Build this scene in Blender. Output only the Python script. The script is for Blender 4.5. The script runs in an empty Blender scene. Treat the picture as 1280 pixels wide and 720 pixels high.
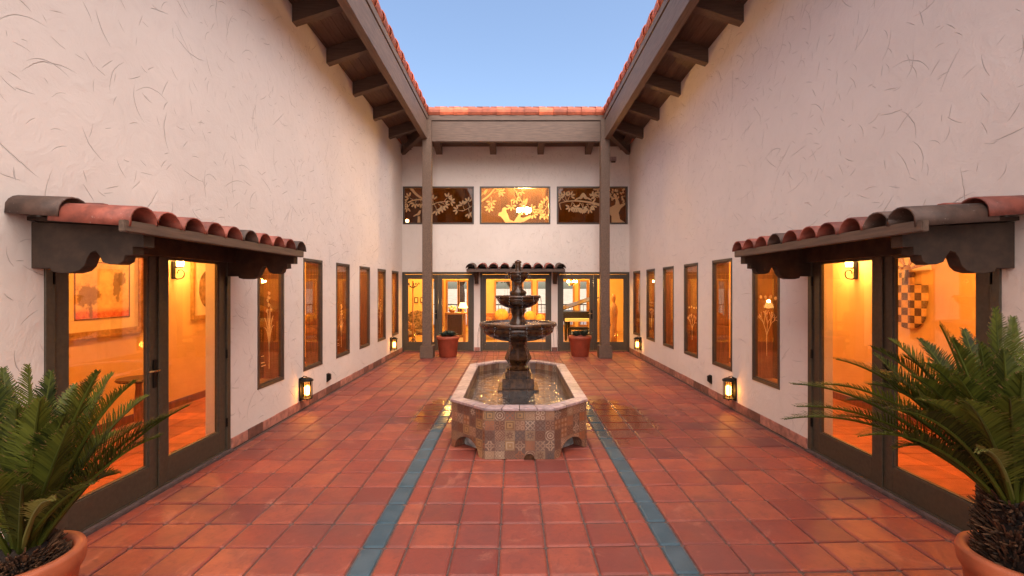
import bpy, bmesh, math, random
from math import sin, cos, pi, radians, sqrt, floor, atan2
from mathutils import Vector, Matrix
random.seed(7)
R = random.uniform
scene = bpy.context.scene
COL = scene.collection

# ------------------------------------------------------------------ camera, sky, sun, exposure
cam_d = bpy.data.cameras.new("camera")
cam = bpy.data.objects.new("camera", cam_d); COL.objects.link(cam)
cam.location = (-0.06, 0, 1.75); cam.rotation_euler = (pi/2, 0, 0)
cam_d.sensor_width = 36; cam_d.lens = 16.0; cam_d.shift_x = -2/1280
cam_d.clip_start = 0.05; cam_d.clip_end = 3000
scene.camera = cam

SUN_EL, SUN_AZ = 58, 160           # azimuth clockwise from +Y: behind the camera, a little right
world = bpy.data.worlds.new("World"); scene.world = world; world.use_nodes = True
wn = world.node_tree; bg = wn.nodes["Background"]
sky = wn.nodes.new("ShaderNodeTexSky"); sky.sky_type = 'NISHITA'; sky.sun_disc = False
sky.sun_elevation = radians(SUN_EL); sky.sun_rotation = radians(SUN_AZ)
sky.altitude = 0; sky.air_density = 1.0; sky.dust_density = 2.2; sky.ozone_density = 0.8
wn.links.new(sky.outputs[0], bg.inputs[0]); bg.inputs[1].default_value = 0.15
sun_d = bpy.data.lights.new("sun", 'SUN'); sun_d.energy = 3.9; sun_d.angle = radians(104)
sun_d.color = (1.0, 0.83, 0.685)
sun = bpy.data.objects.new("sun", sun_d); COL.objects.link(sun)
sun.location = (0, 0, 30)
_d = Vector((sin(radians(SUN_AZ))*cos(radians(SUN_EL)), cos(radians(SUN_AZ))*cos(radians(SUN_EL)), sin(radians(SUN_EL))))
sun.rotation_euler = (-_d).to_track_quat('-Z', 'Y').to_euler()
vs = scene.view_settings; vs.view_transform = 'Standard'; vs.look = 'None'; vs.gamma = 1; vs.use_curve_mapping = False
vs.exposure = 0.98
scene.render.engine = 'CYCLES'
cy = scene.cycles; cy.use_denoising = True; cy.max_bounces = 8; cy.transparent_max_bounces = 16
cy.diffuse_bounces = 4; cy.glossy_bounces = 3; cy.transmission_bounces = 4
cy.sample_clamp_indirect = 4.0; cy.caustics_reflective = False; cy.caustics_refractive = False

# ------------------------------------------------------------------ helpers
WLOC = {}
def at(x, y, Y):                    # photo pixel (1280 wide) at depth Y -> point
    return Vector(((x-642)/569*Y - 0.06, Y, 1.75-(y-360)/569*Y))

class MB:
    """collects vertices and faces, links them as one mesh"""
    def __init__(s, sx=1):
        s.v, s.f, s.c, s.uv, s.sx, s.col = [], [], [], [], sx, 0.5
    def add(s, vs_, fs, uvs=None):
        o = len(s.v)
        s.v += [(s.sx*p[0], p[1], p[2]) for p in vs_]
        for i, f in enumerate(fs):
            s.f.append([o+k for k in f]); s.c.append(s.col)
            s.uv.append(uvs[i] if uvs else None)
    def box(s, x0, x1, y0, y1, z0, z1, b=0.0):
        if b <= 0:
            s.add([(x, y, z) for x in (x0, x1) for y in (y0, y1) for z in (z0, z1)],
                  [(0,1,3,2),(4,6,7,5),(0,4,5,1),(2,3,7,6),(0,2,6,4),(1,5,7,3)])
            return
        bm = bmesh.new(); bmesh.ops.create_cube(bm, size=1)
        for v in bm.verts:
            v.co = (x0 if v.co.x < 0 else x1, y0 if v.co.y < 0 else y1, z0 if v.co.z < 0 else z1)
        bmesh.ops.bevel(bm, geom=bm.edges[:], offset=b, segments=2, affect='EDGES')
        bm.verts.index_update()
        s.add([v.co[:] for v in bm.verts], [[v.index for v in f.verts] for f in bm.faces]); bm.free()
    def prism(s, poly, axis, a0, a1):
        """poly of (u,v); axis 'x': (a,u,v)  'y': (u,a,v)  'z': (u,v,a)"""
        mk = {'x': lambda u, v, a: (a, u, v), 'y': lambda u, v, a: (u, a, v), 'z': lambda u, v, a: (u, v, a)}[axis]
        n = len(poly)
        s.add([mk(u, v, a0) for u, v in poly] + [mk(u, v, a1) for u, v in poly],
              [list(range(n)), list(range(2*n-1, n-1, -1))] + [(i, (i+1) % n, n+(i+1) % n, n+i) for i in range(n)])
    def lathe(s, prof, c=(0,0,0), seg=32, mod=None, cap=True):
        vs_, fs = [], []
        for i, (r, z) in enumerate(prof):
            for k in range(seg):
                t = 2*pi*k/seg; rr = r*(mod(t, i, z) if mod else 1)
                vs_.append((c[0]+rr*cos(t), c[1]+rr*sin(t), c[2]+z))
        for i in range(len(prof)-1):
            for k in range(seg):
                fs.append((i*seg+k, i*seg+(k+1) % seg, (i+1)*seg+(k+1) % seg, (i+1)*seg+k))
        if cap:
            fs.append(list(range(seg))[::-1]); m = (len(prof)-1)*seg; fs.append(list(range(m, m+seg)))
        s.add(vs_, fs)
    def tube(s, pts, rad, seg=8, cap=True):
        pts = [Vector(p) for p in pts]; n = len(pts)
        rad = rad if isinstance(rad, (list, tuple)) else [rad]*n
        vs_, fs = [], []; ref = None
        for i, p in enumerate(pts):
            t = (pts[min(i+1, n-1)]-pts[max(i-1, 0)]).normalized()
            if ref is None: ref = t.orthogonal().normalized()
            ref = (ref - t*ref.dot(t)).normalized(); b = t.cross(ref)
            for k in range(seg):
                a = 2*pi*k/seg; q = p+(ref*cos(a)+b*sin(a))*rad[i]; vs_.append(q[:])
        for i in range(n-1):
            for k in range(seg):
                fs.append((i*seg+k, i*seg+(k+1) % seg, (i+1)*seg+(k+1) % seg, (i+1)*seg+k))
        if cap:
            fs.append(list(range(seg))[::-1]); m = (n-1)*seg; fs.append(list(range(m, m+seg)))
        s.add(vs_, fs)
    def blob(s, c, r, seg=14, rings=9, jit=0.0):
        r = r if isinstance(r, (tuple, list)) else (r, r, r); prof = []
        vs_, fs = [], []
        for i in range(1, rings):
            p = pi*i/rings
            for k in range(seg):
                t = 2*pi*k/seg; j = 1+R(-jit, jit)
                vs_.append((c[0]+r[0]*sin(p)*cos(t)*j, c[1]+r[1]*sin(p)*sin(t)*j, c[2]+r[2]*cos(p)*j))
        for i in range(rings-2):
            for k in range(seg):
                fs.append((i*seg+k, i*seg+(k+1) % seg, (i+1)*seg+(k+1) % seg, (i+1)*seg+k))
        fs.append(list(range(seg))); m = (rings-2)*seg; fs.append(list(range(m, m+seg))[::-1])
        s.add(vs_, fs)
    def build(s, name, mat, parent=None, smooth=False, fixn=True, bevel=0):
        me = bpy.data.meshes.new(name)
        L = WLOC.get(parent.name, Vector((0, 0, 0))) if parent else Vector((0, 0, 0))
        me.from_pydata([Vector(v)-L for v in s.v], [], s.f)
        ca = me.color_attributes.new("tint", 'FLOAT_COLOR', 'CORNER')
        i = 0
        uvl = me.uv_layers.new(name="UVMap") if any(u for u in s.uv) else None
        for fi, p in enumerate(me.polygons):
            for k, li in enumerate(p.loop_indices):
                c = s.c[fi]; ca.data[li].color = (c, c, c, 1)
                if uvl and s.uv[fi]: uvl.data[li].uv = s.uv[fi][k]
        if smooth: me.shade_smooth()
        if fixn or bevel:
            bm = bmesh.new(); bm.from_mesh(me)
            if fixn: bmesh.ops.recalc_face_normals(bm, faces=bm.faces)
            bm.to_mesh(me); bm.free()
        me.materials.append(mat)
        o = bpy.data.objects.new(name, me); COL.objects.link(o)
        if parent: o.parent = parent; WLOC[o.name] = L
        else: WLOC[o.name] = Vector((0, 0, 0))
        if bevel:
            m = o.modifiers.new("bevel", 'BEVEL'); m.width = bevel; m.segments = 2; m.limit_method = 'ANGLE'; m.angle_limit = radians(40)
        if smooth == 'auto':
            me.shade_auto_smooth() if hasattr(me, 'shade_auto_smooth') else None
        return o

def tag(o, label=None, cat=None, group=None, kind=None):
    if label: o['label'] = label
    if cat: o['category'] = cat
    if group: o['group'] = group
    if kind: o['kind'] = kind
    return o
def thing(name, loc, label, cat, group=None, rz=0):
    o = bpy.data.objects.new(name, None); COL.objects.link(o); o.location = loc; o.rotation_euler = (0, 0, rz)
    o.empty_display_size = 0.1
    WLOC[o.name] = Vector(loc); return tag(o, label, cat, group)
def copy_tree(o, parent=None):
    c = o.copy(); COL.objects.link(c)
    if parent: c.parent = parent
    for ch in list(o.children): copy_tree(ch, c)
    return c
def lamp(name, loc, power, color, parent=None, size=0.05, kind='POINT'):
    d = bpy.data.lights.new(name, kind); d.energy = power; d.color = color
    if kind == 'POINT': d.shadow_soft_size = size
    o = bpy.data.objects.new(name, d); COL.objects.link(o)
    L = WLOC.get(parent.name, Vector((0,0,0))) if parent else Vector((0,0,0))
    o.location = Vector(loc)-L
    if parent: o.parent = parent
    return o

# ------------------------------------------------------------------ materials
class E:
    """a socket with arithmetic"""
    def __init__(s, nt, k): s.nt, s.k = nt, k
    def op(s, o, *a):
        n = s.nt.nodes.new("ShaderNodeMath"); n.operation = o
        for i, v in enumerate((s,)+a):
            if isinstance(v, E): s.nt.links.new(v.k, n.inputs[i])
            else: n.inputs[i].default_value = v
        return E(s.nt, n.outputs[0])
    def __add__(s, b): return s.op('ADD', b)
    def __sub__(s, b): return s.op('SUBTRACT', b)
    def __mul__(s, b): return s.op('MULTIPLY', b)
    def __truediv__(s, b): return s.op('DIVIDE', b)
    def gt(s, b): return s.op('GREATER_THAN', b)
    def lt(s, b): return s.op('LESS_THAN', b)
    def abs(s): return s.op('ABSOLUTE')
    def fl(s): return s.op('FLOOR')
    def fr(s): return s.op('FRACT')
    def sin(s): return s.op('SINE')
    def sqrt(s): return s.op('SQRT')
    def mx(s, b): return s.op('MAXIMUM', b)
    def mn(s, b): return s.op('MINIMUM', b)
    def sat(s):
        r = s.op('ADD', 0.0); r.k.node.use_clamp = True; return r
    def ss(s, a, b):                # smooth ramp a..b -> 0..1
        n = s.nt.nodes.new("ShaderNodeMapRange"); n.interpolation_type = 'SMOOTHSTEP'
        s.nt.links.new(s.k, n.inputs[0]); n.inputs[1].default_value = a; n.inputs[2].default_value = b
        return E(s.nt, n.outputs[0])

def newmat(name):
    m = bpy.data.materials.new(name); m.use_nodes = True; nt = m.node_tree
    return m, nt, nt.nodes["Principled BSDF"]
def noise(nt, vec, scale, detail=4, rough=0.55, dist=0.0):
    n = nt.nodes.new("ShaderNodeTexNoise"); n.inputs["Scale"].default_value = scale
    n.inputs["Detail"].default_value = detail; n.inputs["Roughness"].default_value = rough; n.inputs["Distortion"].default_value = dist
    if vec is not None: nt.links.new(vec, n.inputs["Vector"])
    return n
def coords(nt): return nt.nodes.new("ShaderNodeTexCoord").outputs["Object"]
def mixc(nt, fac, a, b):
    n = nt.nodes.new("ShaderNodeMix"); n.data_type = 'RGBA'
    for sock, v in ((n.inputs[0], fac), (n.inputs[6], a), (n.inputs[7], b)):
        if isinstance(v, E): nt.links.new(v.k, sock)
        elif isinstance(v, bpy.types.NodeSocket): nt.links.new(v, sock)
        elif isinstance(v, (int, float)): sock.default_value = v
        else: sock.default_value = (*v, 1)
    return n.outputs[2]
def ramp(nt, fac, stops, const=False):
    n = nt.nodes.new("ShaderNodeValToRGB"); cr = n.color_ramp
    if const: cr.interpolation = 'CONSTANT'
    while len(cr.elements) < len(stops): cr.elements.new(0.5)
    for e, (p, c) in zip(cr.elements, stops): e.position = p; e.color = (*c, 1)
    nt.links.new(fac.k if isinstance(fac, E) else fac, n.inputs[0]); return n.outputs[0]
def bump(nt, b, height, strength, dist=0.01):
    n = nt.nodes.new("ShaderNodeBump"); n.inputs["Strength"].default_value = strength; n.inputs["Distance"].default_value = dist
    nt.links.new(height.k if isinstance(height, E) else height, n.inputs["Height"])
    nt.links.new(n.outputs[0], b.inputs["Normal"])
def M(name, col, rough=0.6, metal=0.0, var=0.25, scale=8, bmp=0.0, stretch=None, tint=0.0, spec=None):
    m, nt, b = newmat(name); v = coords(nt)
    if stretch:
        mp = nt.nodes.new("ShaderNodeMapping"); mp.inputs["Scale"].default_value = stretch; nt.links.new(v, mp.inputs[0]); v = mp.outputs[0]
    n = noise(nt, v, scale, 6)
    a = tuple(c*(1-var) for c in col); c2 = tuple(min(1, c*(1+var)) for c in col)
    out = mixc(nt, E(nt, n.outputs[0]).ss(0.3, 0.7), a, c2)
    if tint:
        at_ = nt.nodes.new("ShaderNodeVertexColor"); at_.layer_name = "tint"
        h = nt.nodes.new("ShaderNodeHueSaturation"); sp = nt.nodes.new("ShaderNodeSeparateColor")
        nt.links.new(at_.outputs[0], sp.inputs[0]); k = E(nt, sp.outputs[0])
        nt.links.new(((k-0.5)*(2*tint)+1.0).k, h.inputs["Value"]); nt.links.new(out, h.inputs["Color"]); out = h.outputs[0]
    nt.links.new(out, b.inputs["Base Color"])
    b.inputs["Roughness"].default_value = rough; b.inputs["Metallic"].default_value = metal
    if spec is not None: b.inputs["Specular IOR Level"].default_value = spec
    if bmp: bump(nt, b, n.outputs[0], bmp)
    return m
def emit(name, col, s):
    m, nt, b = newmat(name); b.inputs["Base Color"].default_value = (*col, 1)
    b.inputs["Emission Color"].default_value = (*col, 1); b.inputs["Emission Strength"].default_value = s
    return m
def glassmat(name, tint, refl=1.0):
    m, nt, b = newmat(name); nt.nodes.remove(b); out = nt.nodes["Material Output"]
    t = nt.nodes.new("ShaderNodeBsdfTransparent"); t.inputs[0].default_value = (*tint, 1)
    g = nt.nodes.new("ShaderNodeBsdfGlossy"); g.inputs["Roughness"].default_value = 0.01
    fr = nt.nodes.new("ShaderNodeFresnel"); fr.inputs[0].default_value = 1.45
    mx = nt.nodes.new("ShaderNodeMixShader")
    nt.links.new((E(nt, fr.outputs[0])*refl).sat().k, mx.inputs[0]); nt.links.new(t.outputs[0], mx.inputs[1]); nt.links.new(g.outputs[0], mx.inputs[2])
    nt.links.new(mx.outputs[0], out.inputs[0]); return m

def stucco(name, base):
    m, nt, b = newmat(name); v = nt.nodes.new("ShaderNodeNewGeometry").outputs["Position"]
    big = noise(nt, v, 0.9, 4); mid = noise(nt, v, 4.0, 7, 0.6, 1.6); fine = noise(nt, v, 60, 3)
    sx_ = nt.nodes.new("ShaderNodeSeparateXYZ"); nt.links.new(v, sx_.inputs[0])
    U, V = E(nt, sx_.outputs[0])*3.7+E(nt, sx_.outputs[1]), E(nt, sx_.outputs[2])
    marks = None                    # separate short trowel cuts, each with its own turn, bend and length
    for sc, sd, ln, w0, keep in ((1.4, 3.1, .36, .0075, .5), (2.3, 17.7, .38, .010, .5), (3.7, 41.3, .36, .013, .5), (1.8, 77.9, .42, .006, .5), (5.2, 131.3, .36, .014, .6)):
        cv = nt.nodes.new("ShaderNodeCombineXYZ"); nt.links.new((U*sc+sd).k, cv.inputs[0]); nt.links.new((V*sc+sd*.7).k, cv.inputs[1])
        vo = nt.nodes.new("ShaderNodeTexVoronoi"); vo.voronoi_dimensions = '2D'; vo.feature = 'F1'; vo.inputs["Scale"].default_value = 1
        nt.links.new(cv.outputs[0], vo.inputs["Vector"])
        ps = nt.nodes.new("ShaderNodeSeparateXYZ"); nt.links.new(vo.outputs["Position"], ps.inputs[0])
        cs = nt.nodes.new("ShaderNodeSeparateColor"); nt.links.new(vo.outputs["Color"], cs.inputs[0])
        a, r1, r2 = E(nt, cs.outputs[0])*3.1416, E(nt, cs.outputs[1]), E(nt, cs.outputs[2])
        dx, dy = (U*sc+sd)-E(nt, ps.outputs[0]), (V*sc+sd*.7)-E(nt, ps.outputs[1])
        ca, sa = a.op('COSINE'), a.sin()
        px, py = dx*ca+dy*sa, dy*ca-dx*sa
        L = r1*(ln*.75)+ln*.25
        q = px/L
        fade = (q*q*-1.0+1.0).mx(0.0)
        wob = (E(nt, mid.outputs[0])-.5)*.05
        line = ((py+px*px*(r2-.5)*2.6+wob).abs()/(fade*w0+1e-5)).ss(1.0, .35)*fade.gt(0.001)*r2.gt(keep*.6)
        marks = line if marks is None else marks.mx(line)
    c = mixc(nt, E(nt, big.outputs[0]).ss(0.35, 0.68), tuple(x*0.94 for x in base), base)
    c = mixc(nt, E(nt, mid.outputs[0]).ss(0.5, 0.75)*0.35, c, tuple(x*0.86 for x in base))
    c = mixc(nt, marks*0.38, c, tuple(x*0.5 for x in base))  # groove shade of the cuts painted darker into the colour
    nt.links.new(c, b.inputs["Base Color"]); b.inputs["Roughness"].default_value = 0.92; b.inputs["Specular IOR Level"].default_value = 0.15
    h = E(nt, big.outputs[0])*1.2+E(nt, mid.outputs[0])*0.32+E(nt, fine.outputs[0])*0.06-marks*0.6
    bump(nt, b, h, 0.7, 0.035)
    return m

def saltillo(name):
    m, nt, b = newmat(name); v = coords(nt)
    at_ = nt.nodes.new("ShaderNodeVertexColor"); at_.layer_name = "tint"
    sp = nt.nodes.new("ShaderNodeSeparateColor"); nt.links.new(at_.outputs[0], sp.inputs[0]); k = E(nt, sp.outputs[0])
    blue = k.gt(1.5)
    c = ramp(nt, k, [(0.0, (0.125, 0.030, 0.025)), (0.3, (0.20, 0.042, 0.029)), (0.55, (0.245, 0.054, 0.033)), (1.0, (0.33, 0.083, 0.043))])
    n1 = noise(nt, v, 4.2, 6, 0.62); n2 = noise(nt, v, 38, 4)
    c = mixc(nt, E(nt, n1.outputs[0]).ss(0.35, 0.7)*0.7, c, (0.17, 0.048, 0.038))
    cb = mixc(nt, E(nt, n1.outputs[0]).ss(0.3, 0.7), (0.026, 0.060, 0.082), (0.058, 0.094, 0.118))
    n3 = noise(nt, v, 1.1, 5, .6)
    c = mixc(nt, E(nt, n2.outputs[0]).ss(.55, .72)*.35, c, (.12, .045, .035))
    c = mixc(nt, E(nt, n3.outputs[0]).ss(.48, .66)*.5, c, (.12, .045, .04))
    n4 = noise(nt, v, 2.3, 6, .7, 1.0)
    c = mixc(nt, E(nt, n4.outputs[0]).ss(.56, .68)*.38, c, (.40, .15, .095))
    n5 = noise(nt, v, 11, 6, .7, .8)
    c = mixc(nt, E(nt, n5.outputs[0]).ss(.52, .66)*.4, c, (.13, .036, .028))
    c = mixc(nt, blue, c, cb)
    # spilled water beside the fountain
    s = nt.nodes.new("ShaderNodeSeparateXYZ"); nt.links.new(v, s.inputs[0]); X, Y = E(nt, s.outputs[0]), E(nt, s.outputs[1])
    big = noise(nt, v, 1.5, 4)
    def pool(cx, cyy, rx, ry):
        dx, dy = (X-cx)/rx, (Y-cyy)/ry
        return ((dx*dx+dy*dy).sqrt()+(E(nt, big.outputs[0])-0.5)*1.1)
    d = pool(1.28, 6.15, 0.62, 1.15).mn(pool(-1.12, 6.3, 0.36, 0.95))
    wet = d.ss(0.55, 1.1)*-1.0+1.0
    c = mixc(nt, wet*0.9, c, mixc(nt, blue, (0.10, 0.022, 0.012), (0.02, 0.04, 0.05)))
    b.inputs["Specular IOR Level"].default_value = 0.38
    nt.links.new(c, b.inputs["Base Color"])
    r = E(nt, n1.outputs[0])*0.34+0.32+E(nt, n2.outputs[0])*0.08
    nt.links.new((r*(wet*-0.72+1.0)).mx(0.08).k, b.inputs["Roughness"])
    h = E(nt, n2.outputs[0])*0.25+E(nt, n1.outputs[0])*1.0
    nb = nt.nodes.new("ShaderNodeBump"); nb.inputs["Distance"].default_value = 0.008
    nt.links.new((wet*-0.12+0.5).k, nb.inputs["Strength"]); nt.links.new(h.k, nb.inputs["Height"]); nt.links.new(nb.outputs[0], b.inputs["Normal"])
    return m

def talavera(name, dim=1.0):
    m, nt, b = newmat(name)
    uv = nt.nodes.new("ShaderNodeTexCoord").outputs["UV"]
    s = nt.nodes.new("ShaderNodeSeparateXYZ"); nt.links.new(uv, s.inputs[0]); U, V = E(nt, s.outputs[0]), E(nt, s.outputs[1])
    cv = nt.nodes.new("ShaderNodeCombineXYZ"); nt.links.new(U.fl().k, cv.inputs[0]); nt.links.new(V.fl().k, cv.inputs[1])
    w = nt.nodes.new("ShaderNodeTexWhiteNoise"); w.noise_dimensions = '3D'; nt.links.new(cv.outputs[0], w.inputs[0])
    sc = nt.nodes.new("ShaderNodeSeparateColor"); nt.links.new(w.outputs["Color"], sc.inputs[0])
    r0, r1, r2, r3 = E(nt, w.outputs["Value"]), E(nt, sc.outputs[0]), E(nt, sc.outputs[1]), E(nt, sc.outputs[2])
    x = ((U.fr()-0.5)*2).abs(); y = ((V.fr()-0.5)*2).abs()
    r = (x*x+y*y).sqrt(); a = x+y; mm = x.mx(y)
    cx, cyy = x*-1.0+1.0, y*-1.0+1.0; rc = (cx*cx+cyy*cyy).sqrt()
    th = y.op('ARCTAN2', x)
    x2 = (x*2-1.0).abs(); y2 = (y*2-1.0).abs()
    hx, hy = x-0.5, y-0.5; rh = (hx*hx+hy*hy).sqrt()
    pats = [(r*14.0).sin().gt(0.15), (a*12.0).sin().gt(0.1), (rh-0.3).abs().lt(0.11).mx(r.lt(0.2)),
            (rc-0.82).abs().lt(0.14).mx((r-0.28).abs().lt(0.09)),
            ((th*8.0).op('COSINE')*0.24+0.56-r).gt(0.0)*r.gt(0.22),
            ((x*12.6).sin()*(y*12.6).sin()).gt(0.05), (x-y).abs().lt(0.16).mx((a-1.0).abs().lt(0.13)),
            (rh.lt(0.33)), mm.lt(0.2).mx((mm-0.65).abs().lt(0.1))]
    p = pats[0]
    for i, q in enumerate(pats[1:], 1):
        sel = r0.gt(i/len(pats)); p = sel*q+(sel*-1.0+1.0)*p
    cols = [(0.0, (0.17, 0.08, 0.05)), (0.16, (0.25, 0.125, 0.075)), (0.34, (0.14, 0.08, 0.06)), (0.5, (0.30, 0.19, 0.115)),
            (0.64, (0.17, 0.115, 0.09)), (0.78, (0.25, 0.10, 0.045)), (0.9, (0.34, 0.20, 0.09))]
    mot = [(0.0, (0.42, 0.26, 0.17)), (0.2, (0.10, 0.035, 0.022)), (0.38, (0.46, 0.30, 0.20)), (0.55, (0.07, 0.055, 0.055)),
           (0.7, (0.36, 0.12, 0.05)), (0.85, (0.50, 0.37, 0.27))]
    ca, cb = ramp(nt, r1, cols, True), ramp(nt, r2, mot, True)
    c = mixc(nt, p*0.7, ca, cb)
    hs = nt.nodes.new('ShaderNodeHueSaturation'); hs.inputs['Value'].default_value = 0.82; nt.links.new(c, hs.inputs['Color']); c = hs.outputs[0]
    c = mixc(nt, mm.gt(0.95), c, (0.13, 0.08, 0.06))
    dn = noise(nt, coords(nt), 9, 5)
    c = mixc(nt, E(nt, dn.outputs[0]).ss(0.4, 0.7)*0.5, c, (0.13, 0.06, 0.04))
    nt.links.new(c, b.inputs["Base Color"]); b.inputs["Roughness"].default_value = 0.38
    bump(nt, b, mm.gt(0.95)*-1.0+E(nt, dn.outputs[0])*0.3, 0.3, 0.004)
    return m

def watermat(name):
    m, nt, b = newmat(name); nt.nodes.remove(b); out = nt.nodes["Material Output"]; v = coords(nt)
    t = nt.nodes.new("ShaderNodeBsdfTransparent"); t.inputs[0].default_value = (0.56, 0.61, 0.62, 1)
    g = nt.nodes.new("ShaderNodeBsdfGlossy"); g.inputs["Roughness"].default_value = 0.06
    fr = nt.nodes.new("ShaderNodeFresnel"); fr.inputs[0].default_value = 1.4
    n = noise(nt, v, 7, 3, 0.55, 0.6); n2 = noise(nt, v, 26, 2)
    bp = nt.nodes.new("ShaderNodeBump"); bp.inputs["Strength"].default_value = 0.7; bp.inputs["Distance"].default_value = 0.025
    nt.links.new((E(nt, n.outputs[0])+E(nt, n2.outputs[0])*0.35).k, bp.inputs["Height"])
    nt.links.new(bp.outputs[0], g.inputs["Normal"]); nt.links.new(bp.outputs[0], fr.inputs["Normal"])
    mx = nt.nodes.new("ShaderNodeMixShader"); nt.links.new((E(nt, fr.outputs[0])*2.3+0.08).sat().k, mx.inputs[0])
    nt.links.new(t.outputs[0], mx.inputs[1]); nt.links.new(g.outputs[0], mx.inputs[2]); nt.links.new(mx.outputs[0], out.inputs[0]); return m

def etched(name):
    m, nt, b = newmat(name); nt.nodes.remove(b); out = nt.nodes["Material Output"]
    d = nt.nodes.new("ShaderNodeBsdfDiffuse"); d.inputs[0].default_value = (0.7, 0.58, 0.42, 1)
    t = nt.nodes.new("ShaderNodeBsdfTranslucent"); t.inputs[0].default_value = (0.95, 0.85, 0.62, 1)
    mx = nt.nodes.new("ShaderNodeMixShader"); mx.inputs[0].default_value = 0.75
    nt.links.new(d.outputs[0], mx.inputs[1]); nt.links.new(t.outputs[0], mx.inputs[2]); nt.links.new(mx.outputs[0], out.inputs[0]); return m

def leafmat(name, c0, c1):
    m, nt, b = newmat(name); v = coords(nt); n = noise(nt, v, 7, 3)
    at_ = nt.nodes.new("ShaderNodeVertexColor"); at_.layer_name = "tint"
    sp = nt.nodes.new("ShaderNodeSeparateColor"); nt.links.new(at_.outputs[0], sp.inputs[0])
    f = (E(nt, n.outputs[0])*0.5+E(nt, sp.outputs[0])*0.8-0.15).sat()
    lc = mixc(nt, E(nt, sp.outputs[0]).gt(1.5), mixc(nt, f, c0, c1), (.20, .12, .045))
    nt.links.new(lc, b.inputs["Base Color"]); b.inputs["Roughness"].default_value = 0.5; b.inputs["Specular IOR Level"].default_value = 0.25
    out = nt.nodes["Material Output"]; t = nt.nodes.new("ShaderNodeBsdfTranslucent")
    nt.links.new(lc, t.inputs[0]); mx = nt.nodes.new("ShaderNodeMixShader"); mx.inputs[0].default_value = 0.35
    nt.links.new(b.outputs[0], mx.inputs[1]); nt.links.new(t.outputs[0], mx.inputs[2]); nt.links.new(mx.outputs[0], out.inputs[0]); return m

STUCCO = stucco("pink white stucco", (0.75, 0.665, 0.595))
SALT = saltillo("terracotta paving"); TALA = talavera("patterned tile")
GROUT = M("grout", (0.10, 0.058, 0.05), 0.95, var=0.3, scale=20, bmp=0.3)
SKIRT = M("skirting tile", (0.30, 0.125, 0.09), 0.6, var=0.3, scale=14, bmp=0.25, tint=0.5)
DOORM = M("bronze brown paint", (0.060, 0.045, 0.028), 0.45, var=0.15, scale=30, bmp=0.04)
WINM = M("window bronze", (0.055, 0.036, 0.025), 0.4, var=0.15, scale=30)
WOODB = M("brown painted timber", (0.128, 0.078, 0.052), 0.65, var=0.22, scale=3, bmp=0.25, stretch=(14, 1.2, 14), tint=0.25)
WOODX = M("brown painted timber across", (0.108, 0.066, 0.046), 0.65, var=0.22, scale=3, bmp=0.25, stretch=(1.2, 14, 14), tint=0.25)
WOODD = M("weathered bracket timber", (0.042, 0.023, 0.013), 0.75, var=0.35, scale=9, bmp=0.4)
CLAYR = M("orange roof clay", (0.40, 0.088, 0.036), 0.65, var=0.25, scale=7, bmp=0.3, tint=0.6)
def clay(name, col, k):
    m = M(name, col, 0.62, var=0.4, scale=9, bmp=0.4, tint=0.3); nt = m.node_tree; b = nt.nodes["Principled BSDF"]
    src = b.inputs["Base Color"].links[0].from_socket; v = coords(nt); n = noise(nt, v, 46, 3, .7); g = noise(nt, v, 5, 3)
    nt.links.new(mixc(nt, E(nt, n.outputs[0]).ss(.64, .70)*E(nt, g.outputs[0]).ss(.45, .62)*k, src, (.40, .36, .31)), b.inputs["Base Color"])
    return m
CLAYA = clay("red awning clay", (0.235, 0.06, 0.038), .7); CLAYK = clay("dark brown awning clay", (0.085, 0.048, 0.034), .6)
POTM = M("terracotta pot", (0.40, 0.105, 0.042), 0.6, var=0.22, scale=6, bmp=0.2)
POTR = M("red clay pot", (0.33, 0.065, 0.030), 0.6, var=0.18, scale=6, bmp=0.15)
IRON = M("black iron", (0.012, 0.011, 0.010), 0.45, 0.6, var=0.3)
BRASS = M("worn brass", (0.45, 0.30, 0.13), 0.3, 1.0, var=0.2)
STONE = M("dark wet cast stone", (0.050, 0.020, 0.007), 0.24, var=0.6, scale=14, bmp=0.5, spec=0.4)
RIMM = M("mauve stone rim", (0.34, 0.245, 0.24), 0.4, var=0.25, scale=22, bmp=0.3, tint=0.25)
POOLT = M("pool lining", (0.36, 0.36, 0.35), 0.5, var=0.5, scale=12, bmp=0.2)
GLASS = glassmat("clear pane", (0.97, 0.94, 0.89), 0.2); DIMG = glassmat("bronze dimming pane", (0.40, 0.33, 0.28), 0.9)  # side panes tinted dark so the lit room behind looks dimmer
JAMB = M("stained timber lining", (0.17, 0.06, 0.022), 0.4, var=0.3, scale=4, stretch=(12, 12, 1))
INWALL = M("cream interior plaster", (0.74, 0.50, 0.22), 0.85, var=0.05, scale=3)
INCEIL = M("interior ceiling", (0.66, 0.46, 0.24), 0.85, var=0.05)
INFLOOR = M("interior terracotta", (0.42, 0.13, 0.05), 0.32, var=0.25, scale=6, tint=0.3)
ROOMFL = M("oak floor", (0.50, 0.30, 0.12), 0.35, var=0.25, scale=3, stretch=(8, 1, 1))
CEILW = M("timber ceiling", (0.13, 0.07, 0.04), 0.5, var=0.3, scale=3, stretch=(14, 1, 14), tint=0.3)
DARKW = M("dark walnut", (0.06, 0.026, 0.012), 0.35, var=0.3, scale=5, stretch=(10, 10, 1))
MIDW = M("honey timber", (0.36, 0.17, 0.06), 0.4, var=0.3, scale=5, stretch=(10, 10, 1))
GILT = M("gilt frame", (0.55, 0.33, 0.12), 0.35, 0.7, var=0.25, scale=18, bmp=0.2)
ETCH = etched("frosted etching"); WATER = watermat("fountain water")
BOOKS = M("old book cloth", (0.16, 0.06, 0.03), 0.7, tint=0.9)
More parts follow.
